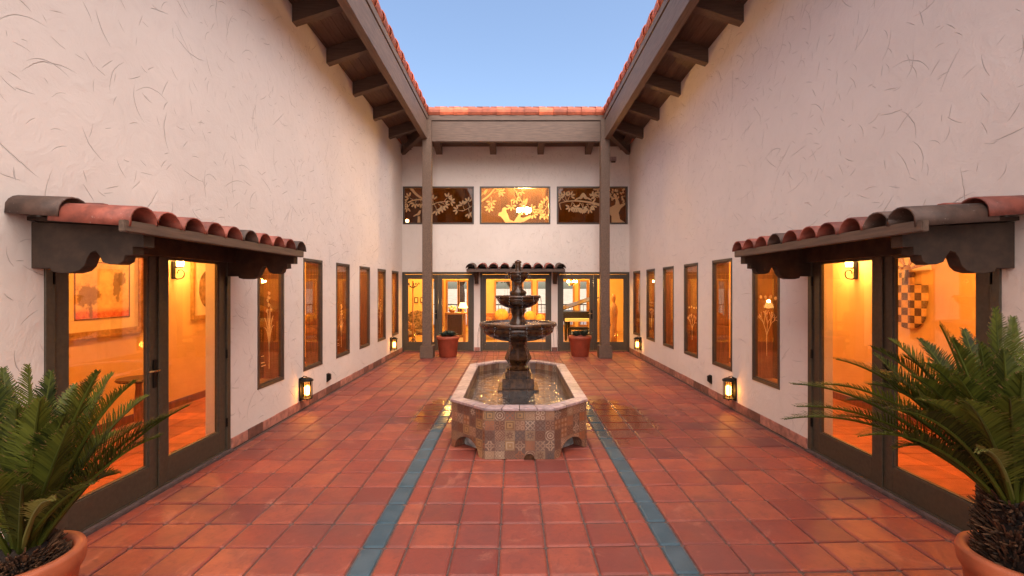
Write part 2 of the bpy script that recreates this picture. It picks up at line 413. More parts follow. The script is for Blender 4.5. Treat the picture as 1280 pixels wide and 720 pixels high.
WARM = (1.0, 0.40, 0.07); WARM2 = (1.0, 0.55, 0.15)
BULB = emit("warm bulb", (1.0, 0.66, 0.28), 70); BULBA = emit("amber bulb", (1.0, 0.60, 0.20), 14)
LEAF = leafmat("sago leaf", (0.014, 0.024, 0.005), (0.150, 0.170, 0.022)); LEAFY = leafmat("young sago leaf", (0.12, 0.13, 0.03), (0.26, 0.24, 0.06))
SUCC = leafmat("succulent leaf", (0.05, 0.075, 0.06), (0.14, 0.18, 0.14))
HUSK = M("sago husk", (0.075, 0.034, 0.014), 0.85, var=0.5, scale=20, tint=0.8)
SOIL = M("potting bark", (0.035, 0.022, 0.015), 0.9, var=0.6, scale=30, tint=0.8)
GROUNDM = M("haze paled dry ground", (0.42, 0.40, 0.37), 0.95, var=0.35, scale=0.5)  # valley haze put into the ground colour by paling it

# ------------------------------------------------------------------ ground and paving
def sheet(name, x0, x1, y0, y1, z, mat, kind='structure'):
    b = MB(); b.box(x0, x1, y0, y1, z-0.05, z); return tag(b.build(name, mat), kind=kind)
sheet('ground', -900, 900, -900, 900, -0.06, GROUNDM)
P = 0.3103; G = 0.0068; WX = 3.12; YF = 12.5
sheet('terrace', -8, 8, 18.66, 24, 0.0, RIMM)  # pale paving put in to stand for valley haze outside the windows
sheet('paving_bed', -WX-0.02, WX+0.02, -6, YF+0.05, -0.005, GROUT)
xs = [(-0.931-0.155+0.155*0, )]
cols = []
def span(x0, n, w):
    for i in range(n): cols.append((x0+i*w, x0+(i+1)*w, False))
cols += [(-0.931, -0.776, False), (0.776, 0.931, False), (-1.086, -0.931, True), (0.931, 1.086, True)]
for i in range(5): cols.append((-0.776+i*P, -0.776+(i+1)*P, False))
for i in range(6):
    cols.append((1.086+i*P, 1.086+(i+1)*P, False)); cols.append((-1.086-(i+1)*P, -1.086-i*P, False))
cols += [(2.948, 3.07, False), (-3.07, -2.948, False)]
pv = MB()
def tile(b, x0, x1, y0, y1, h, cx):
    g = G+R(-0.0012, 0.0012); sk = lambda x, y: y+0.03*max(x, 0)
    x0 += g/1.0; x1 -= g*0.6; y0 += g; y1 -= g*0.6
    ch, dz = 0.012, 0.010; tx, ty = R(-.003, .003), R(-.0035, .0035)
    def ring(d, z, rr):
        a, c, e, f = x0+d, x1-d, y0+d, y1-d
        pts = [(a+rr, e), (c-rr, e), (c, e+rr), (c, f-rr), (c-rr, f), (a+rr, f), (a, f-rr), (a, e+rr)]
        return [(p, sk(p, q), z+tx*(p-a)/(c-a+1e-6)+ty*(q-e)/(f-e+1e-6)) for p, q in pts]
    v = ring(0, h-0.035, ch)+ring(0, h-dz, ch)+ring(0.005, h-0.004, ch)+ring(0.016, h, ch)
    fs = [(i*8+k, i*8+(k+1) % 8, (i+1)*8+(k+1) % 8, (i+1)*8+k) for i in range(3) for k in range(8)]+[list(range(24, 32))]
    b.col = cx; b.add(v, fs)
for n in range(-28, 31):
    y0 = 3.06+P*n
    if y0 < -5.6: continue
    for (x0, x1, blue) in cols:
        if y0+P > YF-0.02: y1 = YF-0.02
        else: y1 = y0+P
        if y1-y0 < 0.05: continue
        t = min(1, max(0, random.gauss(0.5, 0.22)))
        tile(pv, x0+R(-.0012, .0012), x1+R(-.0012, .0012), y0+R(-.0015, .0015), y1+R(-.0015, .0015), 0.008+R(-.0012, .0012), 2.0 if blue and y0 < 7.3 else t)
tag(pv.build('courtyard_paving', SALT, fixn=False), kind='structure')

# ------------------------------------------------------------------ walls with openings
def wall_panel(b, u0, u1, z0, z1, opens, t0, t1, axis):
    """axis 'x': wall plane of constant x between t0 and t1, u along y. axis 'y': u along x"""
    us = sorted({u0, u1, *[o[0] for o in opens], *[o[1] for o in opens]}); us = [u for u in us if u0 <= u <= u1]
    zs = sorted({z0, z1, *[o[2] for o in opens], *[o[3] for o in opens]}); zs = [z for z in zs if z0 <= z <= z1]
    def solid(i, j):
        if i < 0 or j < 0 or i >= len(us)-1 or j >= len(zs)-1: return False
        u, z = (us[i]+us[i+1])/2, (zs[j]+zs[j+1])/2
        return not any(o[0] < u < o[1] and o[2] < z < o[3] for o in opens)
    mk = (lambda u, t, z: (t, u, z)) if axis == 'x' else (lambda u, t, z: (u, t, z))
    for i in range(len(us)-1):
        for j in range(len(zs)-1):
            if not solid(i, j): continue
            a, c, e, f = us[i], us[i+1], zs[j], zs[j+1]
            for t in (t0, t1): b.add([mk(a, t, e), mk(c, t, e), mk(c, t, f), mk(a, t, f)], [(0, 1, 2, 3)])
            for (di, dj, q) in ((-1, 0, (a, a, e, f)), (1, 0, (c, c, e, f)), (0, -1, (a, c, e, e)), (0, 1, (a, c, f, f))):
                if not solid(i+di, j+dj):
                    p0, p1 = ((q[0], q[2]), (q[0], q[3])) if di else ((q[0], q[2]), (q[1], q[2]))
                    b.add([mk(p0[0], t0, p0[1]), mk(p1[0], t0, p1[1]), mk(p1[0], t1, p1[1]), mk(p0[0], t1, p0[1])], [(0, 1, 2, 3)])

def ribbon(b, pts, w, plane):
    """flat etched stroke on a pane: pts of (u,v), w widths, plane(u,v,d)"""
    n = len(pts); w = [q*.78 for q in (w if isinstance(w, (list, tuple)) else [w]*n)]
    L, Rr = [], []
    for i, (u, v) in enumerate(pts):
        a, c = pts[max(i-1, 0)], pts[min(i+1, n-1)]; dx, dy = c[0]-a[0], c[1]-a[1]; l = sqrt(dx*dx+dy*dy)+1e-9
        L.append((u-dy/l*w[i]/2, v+dx/l*w[i]/2)); Rr.append((u+dy/l*w[i]/2, v-dx/l*w[i]/2))
    for i in range(n-1): slab(b, [L[i], L[i+1], Rr[i+1], Rr[i]], plane)
def slab(b, poly, plane0, t=0.003):
    n = len(poly); off = len(b.v)*2.2e-6          # each stroke a hair above the last
    plane = lambda u, v, d: plane0(u, v, d+off)
    b.add([plane(u, v, 0) for u, v in poly]+[plane(u, v, t) for u, v in poly],
          [list(range(n)), list(range(n, 2*n))[::-1]]+[(i, (i+1) % n, n+(i+1) % n, n+i) for i in range(n)])
def leafp(u, v, ang, l, w):
    return [(u+cos(ang)*l*s-sin(ang)*w*q, v+sin(ang)*l*s+cos(ang)*w*q) for s, q in ((0, 0), (.3, .42), (.65, .5), (.92, .3), (1, 0), (.92, -.3), (.65, -.5), (.3, -.42))]
def bez(p0, p1, p2, n=8):
    return [tuple((1-t)**2*a+2*t*(1-t)*c+t*t*e for a, c, e in zip(p0, p1, p2)) for t in [i/n for i in range(n+1)]]

# ------------------------------------------------------------------ glazed door leaf (world coords, one axis)
def leaf_door(root, axis, sx, u0, u1, t, dirn, z1=2.12, hinge_u=None, handle_u=None, st=0.105, bot=0.21, top=0.11, handle=True):
    """a door leaf spanning u0..u1 whose outer face is at t; dirn = direction out towards the courtyard"""
    z0 = 0.035
    def bx(b, a, c, d0, d1, e, f, bv=0.0):
        lo, hi = sorted((t+dirn*d0, t+dirn*d1))
        if axis == 'x': b.box(lo, hi, a, c, e, f, bv)
        else: b.box(a, c, lo, hi, e, f, bv)
    b = MB(sx)
    bx(b, u0, u0+st, -0.045, 0, z0, z1); bx(b, u1-st, u1, -0.045, 0, z0, z1)
    bx(b, u0+st, u1-st, -0.045, 0, z0, z0+bot); bx(b, u0+st, u1-st, -0.045, 0, z1-top, z1)
    # glazing bead
    g = 0.012
    bx(b, u0+st, u0+st+g, -0.04, -0.008, z0+bot, z1-top); bx(b, u1-st-g, u1-st, -0.04, -0.008, z0+bot, z1-top)
    bx(b, u0+st+g, u1-st-g, -0.04, -0.008, z0+bot, z0+bot+g); bx(b, u0+st+g, u1-st-g, -0.04, -0.008, z1-top-g, z1-top)
    d = b.build('door', DOORM, root, bevel=0.003)
    p = MB(sx); bx(p, u0+st+0.001, u1-st-0.001, -0.028, -0.022, z0+bot+0.001, z1-top-0.001); p.build('pane', GLASS, d)
    if hinge_u is not None:
        for hz in (0.32, 1.05, 1.82):
            h = MB(sx); bx(h, hinge_u-0.013, hinge_u+0.013, 0.001, 0.016, hz-0.05, hz+0.05, 0.004); h.build('hinge', IRON, d)
    if handle:
        h = MB(sx); uu = handle_u; bx(h, uu-0.022, uu+0.022, 0.001, 0.009, 0.90, 1.14, 0.004); h.build('handle_plate', IRON, d)
        q = MB(sx); s = 1 if uu < (u0+u1)/2 else -1
        def pt(u, dd, z): return (t+dirn*dd, u, z) if axis == 'x' else (u, t+dirn*dd, z)
        q.tube([pt(uu, 0.01, 1.05), pt(uu, 0.05, 1.05), pt(uu+s*0.02, 0.055, 1.05), pt(uu+s*0.11, 0.05, 1.052)], 0.008, 8); q.build('door_handle', BRASS, d, smooth=True)
    return d

# ------------------------------------------------------------------ long side wings
WINS = [(5.435, 6.065), (6.62, 7.285), (7.845, 8.49), (9.035, 9.685), (10.24, 10.89), (11.43, 12.09)]
RAFT = [-4.6, -3.4, -2.2, -1.0, 0.2, 1.4, 2.6, 3.85, 5.1, 6.35, 7.5, 8.72, 9.98, 11.2]
ZB0, ZB1, ZF1, ZT = 5.44, 5.91, 6.06, 6.12         # beam bottom/top, fascia top, tile axis
BI, BO = 2.20, 2.33                                # beam inner, outer face
SL = 0.325                                         # roof fall per metre away from the courtyard
def soffz(d): return 5.93-SL*(d-BO)

def flower(b, plane, kind):
    if kind == 'lily':
        for a, l in ((-0.9, .30), (-0.55, .36), (-0.2, .44), (0.15, .46), (0.5, .38), (0.85, .30)):
            e = (0.30+sin(a)*l*0.55, 0.72+cos(a)*l*0.62)
            ribbon(b, bez((0.30, 0.42), (0.30+sin(a)*0.03, 0.75), (e[0], e[1]-abs(a)*0.12), 7), [.012, .014, .014, .012, .012, .010, .008, .004], plane)
        ribbon(b, [(0.30, 0.20), (0.302, 0.5), (0.30, 0.95)], [.012, .012, .008], plane)
        for k in range(9): slab(b, leafp(0.30+R(-.03, .03), 0.92+0.03*k, R(0, 6.28), .055, .035), plane)
        for zz, ww in ((0.26, .10), (0.38, .06), (0.30, .07)): ribbon(b, [(0.12, zz), (0.12+ww, zz)], .012, plane)
    else:
        def br(p, a, l, w, d):
            e = (p[0]+sin(a)*l, p[1]+cos(a)*l); ribbon(b, bez(p, (p[0]+sin(a*.5)*l*.5, p[1]+cos(a*.5)*l*.5), e, 5), w, plane)
            if d:
                for q in (-0.55, 0.05, 0.5): br(e, a+q+R(-.2, .2), l*0.68, w*0.75, d-1)
        br((0.32, 0.36), 0.0, 0.24, .012, 3)
        for k in range(6): slab(b, leafp(0.16+0.055*k, 1.10+R(-.012, .012), R(-.4, .4)+(0 if k % 2 else pi), .06, .045), plane)

def wing(sx, label):
    root = thing('courtyard_wing', (sx*WX, 6.0, 0), label, 'building')
    T0, T1 = WX, WX+0.26
    DU0, DU1, DZ = 2.965, 4.905, 2.19
    opens = [(DU0, DU1, 0.0, DZ)]+[(a, c, 0.53, 2.19) for a, c in WINS]
    b = MB(sx); wall_panel(b, -5.6, YF+0.26, 0.0, 5.66, opens, T0, T1, 'x'); b.build('stucco_wall', STUCCO, root)
    # skirting tiles
    b = MB(sx)
    def skirt(y0, y1):
        y = y0
        while y < y1-0.02:
            e = min(y+0.31, y1); b.col = R(0, 1)
            b.box(T0-0.014-R(0, .002), T0-0.001, y+0.003, e-0.003, 0.008, 0.125+R(-.003, .003), 0.003); y = e
    skirt(DU1+0.012, YF-0.002); b.build('skirting', SKIRT, root); b = MB(sx); skirt(-5.5, DU0-0.012); b.build('skirting', SKIRT, root)
    # threshold kerb under the doors
    b = MB(sx); b.box(T0-0.05, T0+0.2, DU0, DU1, -0.01, 0.022, 0.006); b.build('threshold', GROUT, root)
    # door set
    b = MB(sx)
    b.box(T0-0.012, T0+0.11, DU0+0.001, DU0+0.062, 0.022, DZ-0.001); b.box(T0-0.012, T0+0.11, DU1-0.062, DU1-0.001, 0.022, DZ-0.001)
    b.box(T0-0.012, T0+0.11, DU0+0.062, DU1-0.062, 2.13, DZ-0.001); b.box(T0-0.005, T0+0.11, DU0+0.062, DU1-0.062, 0.022, 0.034)
    b.build('door_frame', DOORM, root, bevel=0.003)
    mid = (DU0+DU1)/2
    leaf_door(root, 'x', sx, DU0+0.064, mid-0.004, T0+0.004, -1, hinge_u=DU0+0.055, handle_u=mid-0.055)
    leaf_door(root, 'x', sx, mid+0.004, DU1-0.064, T0+0.004, -1, hinge_u=DU1-0.055, handle_u=mid+0.055, handle=False)
    b = MB(sx); b.box(T0-0.012, T0-0.003, mid-0.022, mid+0.022, 0.04, 2.12); b.build('meeting_strip', DOORM, root)
    # windows
    for i, (a, c) in enumerate(WINS):
        f = MB(sx); z0, z1 = 0.53, 2.19; w = 0.042
        f.box(T0-0.006, T0+0.05, a+0.001, a+w, z0+0.001, z1-0.001); f.box(T0-0.006, T0+0.05, c-w, c-0.001, z0+0.001, z1-0.001)
        f.box(T0-0.006, T0+0.05, a+w, c-w, z0+0.001, z0+w); f.box(T0-0.006, T0+0.05, a+w, c-w, z1-w, z1-0.001)
        g = 0.012
        f.box(T0+0.006, T0+0.045, a+w, a+w+g, z0+w, z1-w); f.box(T0+0.006, T0+0.045, c-w-g, c-w, z0+w, z1-w)
        f.box(T0+0.006, T0+0.045, a+w+g, c-w-g, z0+w, z0+w+g); f.box(T0+0.006, T0+0.045, a+w+g, c-w-g, z1-w-g, z1-w)
        fo = f.build('window', WINM, root, bevel=0.003)
        p = MB(sx); p.box(T0+0.02, T0+0.026, a+w+0.001, c-w-0.001, z0+w+0.001, z1-w-0.001); p.build('pane', GLASS, fo)
        j = MB(sx)
        j.box(T0+0.052, T1-0.001, a+0.001, a+0.02, z0+0.021, z1-0.021); j.box(T0+0.052, T1-0.001, c-0.02, c-0.001, z0+0.021, z1-0.021)
        j.box(T0+0.052, T1+0.03, a+0.001, c-0.001, z0+0.001, z0+0.02); j.box(T0+0.052, T1-0.001, a+0.001, c-0.001, z1-0.02, z1-0.001)
        j.build('lining', JAMB, fo)
        if i == 0 or i in (2, 4):
            e = MB(sx); s = 1.0
            pl = (lambda u, v, d, a=a: (T0+0.0265+d, a+0.02+u*0.98, 0.53+v*(1.0 if i == 0 else 0.8)))
            flower(e, pl, 'lily' if sx < 0 else 'coral'); e.build('etched_plant', ETCH, fo)
    # eave: beam, fascia, rafters, boards, tiles
    yA, yB = -5.6, 11.38
    b = MB(sx); b.col = 0.6; b.box(BI, BO, yA, yB, ZB0, ZB1, 0.006); b.build('eave_beam', WOODB, root)
    b = MB(sx); b.col = 0.45; b.box(BI+0.035, BO+0.02, yA, yB, ZB1, ZB1+0.022); b.col = 0.7; b.box(BI-0.012, BI+0.03, yA, yB, ZB1+0.022, ZF1, 0.004); b.build('fascia', WOODB, root)
    for y in RAFT:
        r = MB(sx); r.col = R(0.3, 0.6); d0, d1 = BO+0.001, WX+0.1; zz = lambda d: soffz(d)-0.002
        r.prism([(d0, zz(d0)), (d1, zz(d1)), (d1, zz(d1)-0.245), (d0, zz(d0)-0.245)], 'y', y-0.065, y+0.065); r.build('rafter', WOODX, root, bevel=0.004)
    b = MB(sx); n = 6
    for k in range(n):
        d0 = BO+0.001+(WX+0.12-BO)*k/n; d1 = d0+(WX+0.12-BO)/n-0.006; b.col = R(0.1, 0.6)
        b.prism([(d0, soffz(d0)), (d1, soffz(d1)), (d1, soffz(d1)+0.02), (d0, soffz(d0)+0.02)], 'y', yA, yB+0.6)
    b.build('soffit_boards', WOODB, root)
    b = MB(sx); b.prism([(BO-0.02, soffz(BO)+0.05), (10.0, soffz(10.0)+0.05), (10.0, soffz(10)+0.13), (BI-0.02, 6.07)], 'y', yA, yB+0.2); b.build('roof', CLAYR, root)
    # blocking plaster between rafters is the wall itself; edge tiles
    b = MB(sx); y = yA
    while y < yB-0.05:
        e = min(y+0.42, yB+0.12); b.col = R(0.2, 0.9)
        rows = []
        for k in range(9):
            a = -0.55+(pi+0.75)*k/8 - 0.1
            rows.append((-cos(a), sin(a)))
        vs_ = []
        for (yy, rr) in ((y-0.03, 0.155), (e+0.03, 0.112)):
            for q in (rr, rr-0.014): vs_ += [(BI+0.085+q*u*0.95, yy, ZT+0.03+q*w) for u, w in rows]
        m = 9; fs = []
        for k in range(m-1): fs += [(k, k+1, 2*m+k+1, 2*m+k), (m+k, m+k+1, 3*m+k+1, 3*m+k), (k, k+1, m+k+1, m+k), (2*m+k, 2*m+k+1, 3*m+k+1, 3*m+k)]
        b.add(vs_, fs); y = e
    y = yA+0.2
    while y < yB-0.1:                                  # field tiles seen behind the edge row
        b.col = R(0, 0.5); e = min(y+0.36, yB+0.1)
        b.prism([(BI+0.10, ZT+0.155), (BI+0.42, ZT+0.085), (BI+0.42, ZT+0.115), (BI+0.10, ZT+0.195+R(0, .01))], 'y', y, e-0.03); y = e
    b.build('edge_tiles', CLAYR, root, smooth=False)
    # corridor behind the wall
    CX = 5.02
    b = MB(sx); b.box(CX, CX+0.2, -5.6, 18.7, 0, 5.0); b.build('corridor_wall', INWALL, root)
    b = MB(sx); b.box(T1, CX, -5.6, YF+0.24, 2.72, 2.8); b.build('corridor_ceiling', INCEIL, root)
    b = MB(sx)
    for i in range(5):
        for j in range(58):
            b.col = R(0, 1); x0 = T1-0.05+i*0.36; y0 = -5.6+j*0.315
            if x0 < CX-0.02: b.box(x0+0.003, min(x0+0.357, CX), y0+0.003, y0+0.312, -0.03, 0.004+R(0, .001))
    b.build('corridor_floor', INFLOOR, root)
    b = MB(sx); b.box(T1, CX, -5.8, -5.6, 0, 5.0); b.build('corridor_end', INWALL, root)
    b = MB(sx); b.box(CX-0.018, CX-0.001, -5.5, 18.5, 0.005, 0.11); b.build('interior_skirting', JAMB, root)
    for y in (4.2, 8.6, 11.6):
        b = MB(sx); b.lathe([(0.09, 2.719), (0.09, 2.70), (0.075, 2.70)], (4.15, y, 0), 20); dl = b.build('downlight_trim', DOORM, root)
        q = MB(sx); q.lathe([(0.07, 2.698), (0.07, 2.694)], (4.15, y, 0), 20); q.build('downlight_lens', BULBA, dl)
        lamp('downlight', (sx*4.15, y, 2.60), 82 if y < 5 else 64, WARM, root, 0.06)
    return root
WL = wing(-1, 'white stucco wing whose glass doors show a framed tree painting on a glowing orange wall')
WR = wing(1, 'white stucco wing whose glass doors show a checkered shield on a glowing orange wall')

# ------------------------------------------------------------------ rear wing
def bird(u, v, s, flip=1):
    return [(u+flip*s*a, v+s*c) for a, c in ((-.5, -.15), (-.2, .0), (-.05, .25), (.1, .42), (.22, .45), (.34, .36), (.26, .28), (.25, .05), (.1, -.2), (-.1, -.28), (-.3, -.25), (-.75, -.45), (-.8, -.36))]
def twig(b, plane, p, a, l, n, s=1.0):
    e = (p[0]+cos(a)*l, p[1]+sin(a)*l); ribbon(b, bez(p, (p[0]+cos(a+.35)*l*.5, p[1]+sin(a+.35)*l*.5), e, 5), [.022*s, .02*s, .018*s, .016*s, .014*s, .01*s], plane)
    for k in range(n-1):
        q = a+(k-(n-2)/2)*0.8; slab(b, leafp(e[0]+cos(q)*.02, e[1]+sin(q)*.02, q, .125*s, .05*s), plane)
def etch_art(b, plane, which):
    if which == 0:
        ribbon(b, bez((.18, 1.0), (.35, .72), (.62, .66), 8), [.10, .10, .09, .085, .08, .07, .06, .055, .05], plane)
        ribbon(b, bez((.10, .58), (.3, .70), (.62, .64), 8), .04, plane)
        for p, a in (((.25, .66), 2.6), ((.2, .62), 3.5), ((.34, .68), -1.9), ((.44, .68), -1.3), ((.16, .55), -2.2)): twig(b, plane, p, a, .12, 5)
        ribbon(b, bez((.62, .40), (.85, .62), (1.15, .60), 8), [.05, .045, .04, .035, .03, .028, .025, .02, .018], plane)
        for p, a in (((.85, .52), 1.9), ((1.12, .6), .9), ((.95, .55), -.9), ((.85, .5), -1.2), ((1.0, .58), -.4), ((1.15, .6), .1)): twig(b, plane, p, a, .14, 5)
        ribbon(b, bez((1.95, .52), (1.8, .42), (1.62, .34), 6), [.03, .028, .025, .022, .02, .016, .012], plane)
        for p, a in (((1.84, .46), 1.9), ((1.78, .42), -1.3), ((1.64, .36), 3.0), ((1.7, .38), 2.0), ((1.88, .48), -1.2)): twig(b, plane, p, a, .14, 5)
        slab(b, bird(1.02, .43, .15), plane); slab(b, bird(.41, .28, .2), plane); slab(b, [(.37, 0), (.45, 0), (.44, .2), (.38, .2)], plane)
    elif which == 1:
        ribbon(b, bez((.0, .62), (.25, .75), (.42, 1.02), 8), [.07, .07, .065, .06, .06, .055, .05, .045, .04], plane)
        slab(b, bird(.12, .86, .2), plane)
        for p, a in (((.42, .9), -.2), ((.28, .74), -1.5), ((.24, .58), -1.6), ((.36, .84), .4), ((.85, .62), -1.6), ((.92, .8), -1.2), ((1.0, .98), -.6)): twig(b, plane, p, a, .13, 6)
        slab(b, [(.68, 0), (.62, .12), (.55, .2), (.48, .22), (.5, .3), (.58, .33), (.6, .42), (.66, .46), (.74, .42), (.70, .36), (.74, .28), (.80, .12), (.92, .06), (1.02, .2), (1.1, .34), (1.16, .33), (1.1, .18), (1.18, .16), (1.4, .24), (1.42, .18), (1.2, .05), (1.1, 0)], plane)
        ribbon(b, bez((.92, 1.0), (1.1, .62), (1.35, .34), 8), [.05, .045, .04, .04, .035, .03, .03, .025, .02], plane)
        slab(b, bird(1.25, .60, .22), plane)
        for p, a in (((1.3, .36), .3), ((1.36, .34), -.6), ((1.5, .36), .2), ((1.55, .3), -.4), ((1.28, .38), 2.2)): twig(b, plane, p, a, .12, 5)
        ribbon(b, bez((1.95, .62), (1.85, .45), (1.74, .34), 6), .025, plane)
        for p, a in (((1.86, .46), 2.6), ((1.8, .4), 3.4), ((1.84, .5), 1.4), ((1.78, .36), -1.4)): twig(b, plane, p, a, .12, 5)
    else:
        ribbon(b, bez((.04, .56), (.5, .72), (1.22, .50), 12), [.012, .02, .026, .032, .036, .042, .048, .054, .06, .068, .076, .086, .10], plane)
        ribbon(b, [(.05, .56), (.06, .47), (.09, .38)], [.03, .03, .02], plane)
        for p, a in (((.26, .62), 1.9), ((.28, .63), 1.1), ((.22, .62), 2.4), ((.40, .6), -1.9), ((.42, .58), -1.1), ((.62, .58), -2.0), ((.64, .56), -1.2), ((.8, .54), -1.0), ((.82, .54), -.3), ((.7, .56), -1.6)): twig(b, plane, p, a, .15, 6)
        slab(b, bird(.66, .74, .24, 1), plane); slab(b, bird(.76, .74, .24, -1), plane)
        for p in ((.98, .9), (1.06, .8), (1.0, .7), (1.14, .88), (1.12, .72)): twig(b, plane, p, R(0, 6), .05, 5)
        slab(b, [(1.5, .0), (1.94, .0), (1.74, .12), (1.70, .3), (1.76, .42), (1.93, .52), (1.93, .58), (1.74, .52), (1.70, .64), (1.60, .80), (1.56, .78), (1.62, .62), (1.60, .52), (1.40, .42), (1.24, .56), (1.20, .50), (1.42, .30), (1.5, .2)], plane)
        for k in range(44): slab(b, leafp(R(1.36, 1.9), R(.62, .98), R(0, 6.28), .085, .045), plane)

RW = thing('rear_wing', (0, YF, 0), 'rear wing with etched clerestory windows above yellow lit glass doors', 'building')
RD = [(-3.119, -1.15), (-0.975, 0.975), (1.15, 3.119)]
CL = [(-3.10, -1.15), (-0.99, 0.95), (1.125, 3.075)]
b = MB(); wall_panel(b, -WX, WX, 0, 5.9, [(a, c, 0, 2.19) for a, c in RD]+[(a, c, 3.50, 4.54) for a, c in CL], YF, YF+0.24, 'y'); b.build('stucco_wall', STUCCO, RW)
b = MB()
for x0, x1 in ((-1.14, -0.985), (0.985, 1.14)): b.col = R(0, 1); b.box(x0, x1, YF-0.014, YF-0.001, 0.008, 0.125, 0.003)
b.build('skirting', SKIRT, RW)
b = MB(); b.box(-WX+0.02, WX-0.02, YF-0.03, YF+0.2, -0.01, 0.02); b.build('threshold', GROUT, RW)
for (a, c) in RD:
    b = MB()
    b.box(a+0.001, a+0.05, YF-0.012, YF+0.11, 0.02, 2.189); b.box(c-0.05, c-0.001, YF-0.012, YF+0.11, 0.02, 2.189)
    b.box(a+0.05, c-0.05, YF-0.012, YF+0.11, 2.13, 2.189); b.build('door_frame', DOORM, RW, bevel=0.003)
    m = (a+c)/2
    leaf_door(RW, 'y', 1, a+0.052, m-0.003, YF+0.004, -1, handle_u=m-0.05, st=0.095, bot=0.22)
    leaf_door(RW, 'y', 1, m+0.003, c-0.052, YF+0.004, -1, handle_u=m+0.05, st=0.095, bot=0.22, handle=False)
for i, (a, c) in enumerate(CL):
    f = MB(); w = 0.045; z0, z1 = 3.50, 4.54
    f.box(a+0.001, a+w, YF-0.008, YF+0.06, z0+0.001, z1-0.001); f.box(c-w, c-0.001, YF-0.008, YF+0.06, z0+0.001, z1-0.001)
    f.box(a+w, c-w, YF-0.008, YF+0.06, z0+0.001, z0+w); f.box(a+w, c-w, YF-0.008, YF+0.06, z1-w, z1-0.001)
    fo = f.build('clerestory_window', WINM, RW, bevel=0.003)
    p = MB(); p.box(a+w+.001, c-w-.001, YF+0.024, YF+0.03, z0+w+.001, z1-w-.001); p.build('pane', GLASS if i == 1 else DIMG, fo)
    e = MB(); etch_art(e, (lambda u, v, d, a=a: (a+0.03+min(max(u, .02), 1.88)*0.985, YF+0.023-d, 3.52+min(max(v, .03), .97))), i); e.build('etched_branch', ETCH, fo)
# eave of the rear wing
YE = 11.36
b = MB(); b.col = 0.6; b.box(-BI-0.1, BI+0.1, YE, YE+0.13, ZB0-0.03, ZB1, 0.006); b.build('eave_beam', WOODX, RW)
b = MB(); b.col = 0.45; b.box(-BI, BI, YE+0.035, YE+0.13, ZB1, ZB1+0.022); b.col = 0.7; b.box(-BI, BI, YE-0.012, YE+0.03, ZB1+0.022, ZF1, 0.004); b.build('fascia', WOODX, RW)
rz = lambda y: 5.93-SL*(y-YE-0.13)*0.9
for x in (-2.95, -2.1, -0.62, 0.68, 1.98, 2.95):
    r = MB(); r.col = R(0.3, 0.6); y0, y1 = YE+0.131, YF+0.1
    r.prism([(y0, rz(y0)), (y1, rz(y1)), (y1, rz(y1)-0.09), (y0, rz(y0)-0.09)] if abs(x) > 2.5 else [(y0, rz(y0)), (y1, rz(y1)), (y1, rz(y1)-0.22), (y0, rz(y0)-0.22)], 'x', x-0.085, x+0.085); r.build('rafter', WOODB, RW, bevel=0.004)
b = MB()
for k in range(8):
    y0 = YE+0.131+k*0.15; y1 = y0+0.145; b.col = R(0.1, 0.6); b.prism([(y0, rz(y0)), (y1, rz(y1)), (y1, rz(y1)+.02), (y0, rz(y0)+.02)], 'x', -3.1, 3.1)
b.build('soffit_boards', WOODX, RW)
for sx in (-1, 1):                                     # hip rafters in the two corners
    q = MB(sx); p0, p1 = Vector((2.28, 11.46, 5.66)), Vector((3.13, 12.52, 5.40)); d = (p1-p0); n = Vector((-d.y, d.x, 0)).normalized()*0.06
    q.add([(p0+n)[:], (p0-n)[:], (p1-n)[:], (p1+n)[:]]+[(p+o+Vector((0, 0, 0.26)))[:] for p, o in ((p0, n), (p0, -n), (p1, -n), (p1, n))],
          [(0,1,2,3), (4,5,6,7), (0,1,5,4), (1,2,6,5), (2,3,7,6), (3,0,4,7)]); q.col = 0.35; q.build('hip_rafter', WOODX, RW)
b = MB(); b.prism([(YE-0.02, 6.07), (YE+0.11, 6.0), (20.5, 3.35), (20.5, 3.5)], 'x', -6, 6); b.build('roof', CLAYR, RW)
b = MB(); x = -BI-0.02
while x < BI:
    e = min(x+0.353, BI+0.02); b.col = R(0.2, 0.9); rows = [(-cos(-0.65+(pi+0.75)*k/8), sin(-0.65+(pi+0.75)*k/8)) for k in range(9)]; vs_ = []
    for (xx, rr) in ((x-0.025, 0.155), (e+0.025, 0.116)):
        for q in (rr, rr-0.014): vs_ += [(xx, YE+0.085+q*u*0.95, ZT+0.03+q*w) for u, w in rows]
    m = 9; fs = []
    for k in range(m-1): fs += [(k, k+1, 2*m+k+1, 2*m+k), (m+k, m+k+1, 3*m+k+1, 3*m+k), (k, k+1, m+k+1, m+k), (2*m+k, 2*m+k+1, 3*m+k+1, 3*m+k)]
    b.add(vs_, fs)
    b.col = R(0, 0.5); b.prism([(YE+0.10, ZT+0.155), (YE+0.42, ZT+0.085), (YE+0.42, ZT+0.115), (YE+0.10, ZT+0.20)], 'x', x+0.17, min(e+0.14, BI)); x = e
b.build('edge_tiles', CLAYR, RW)
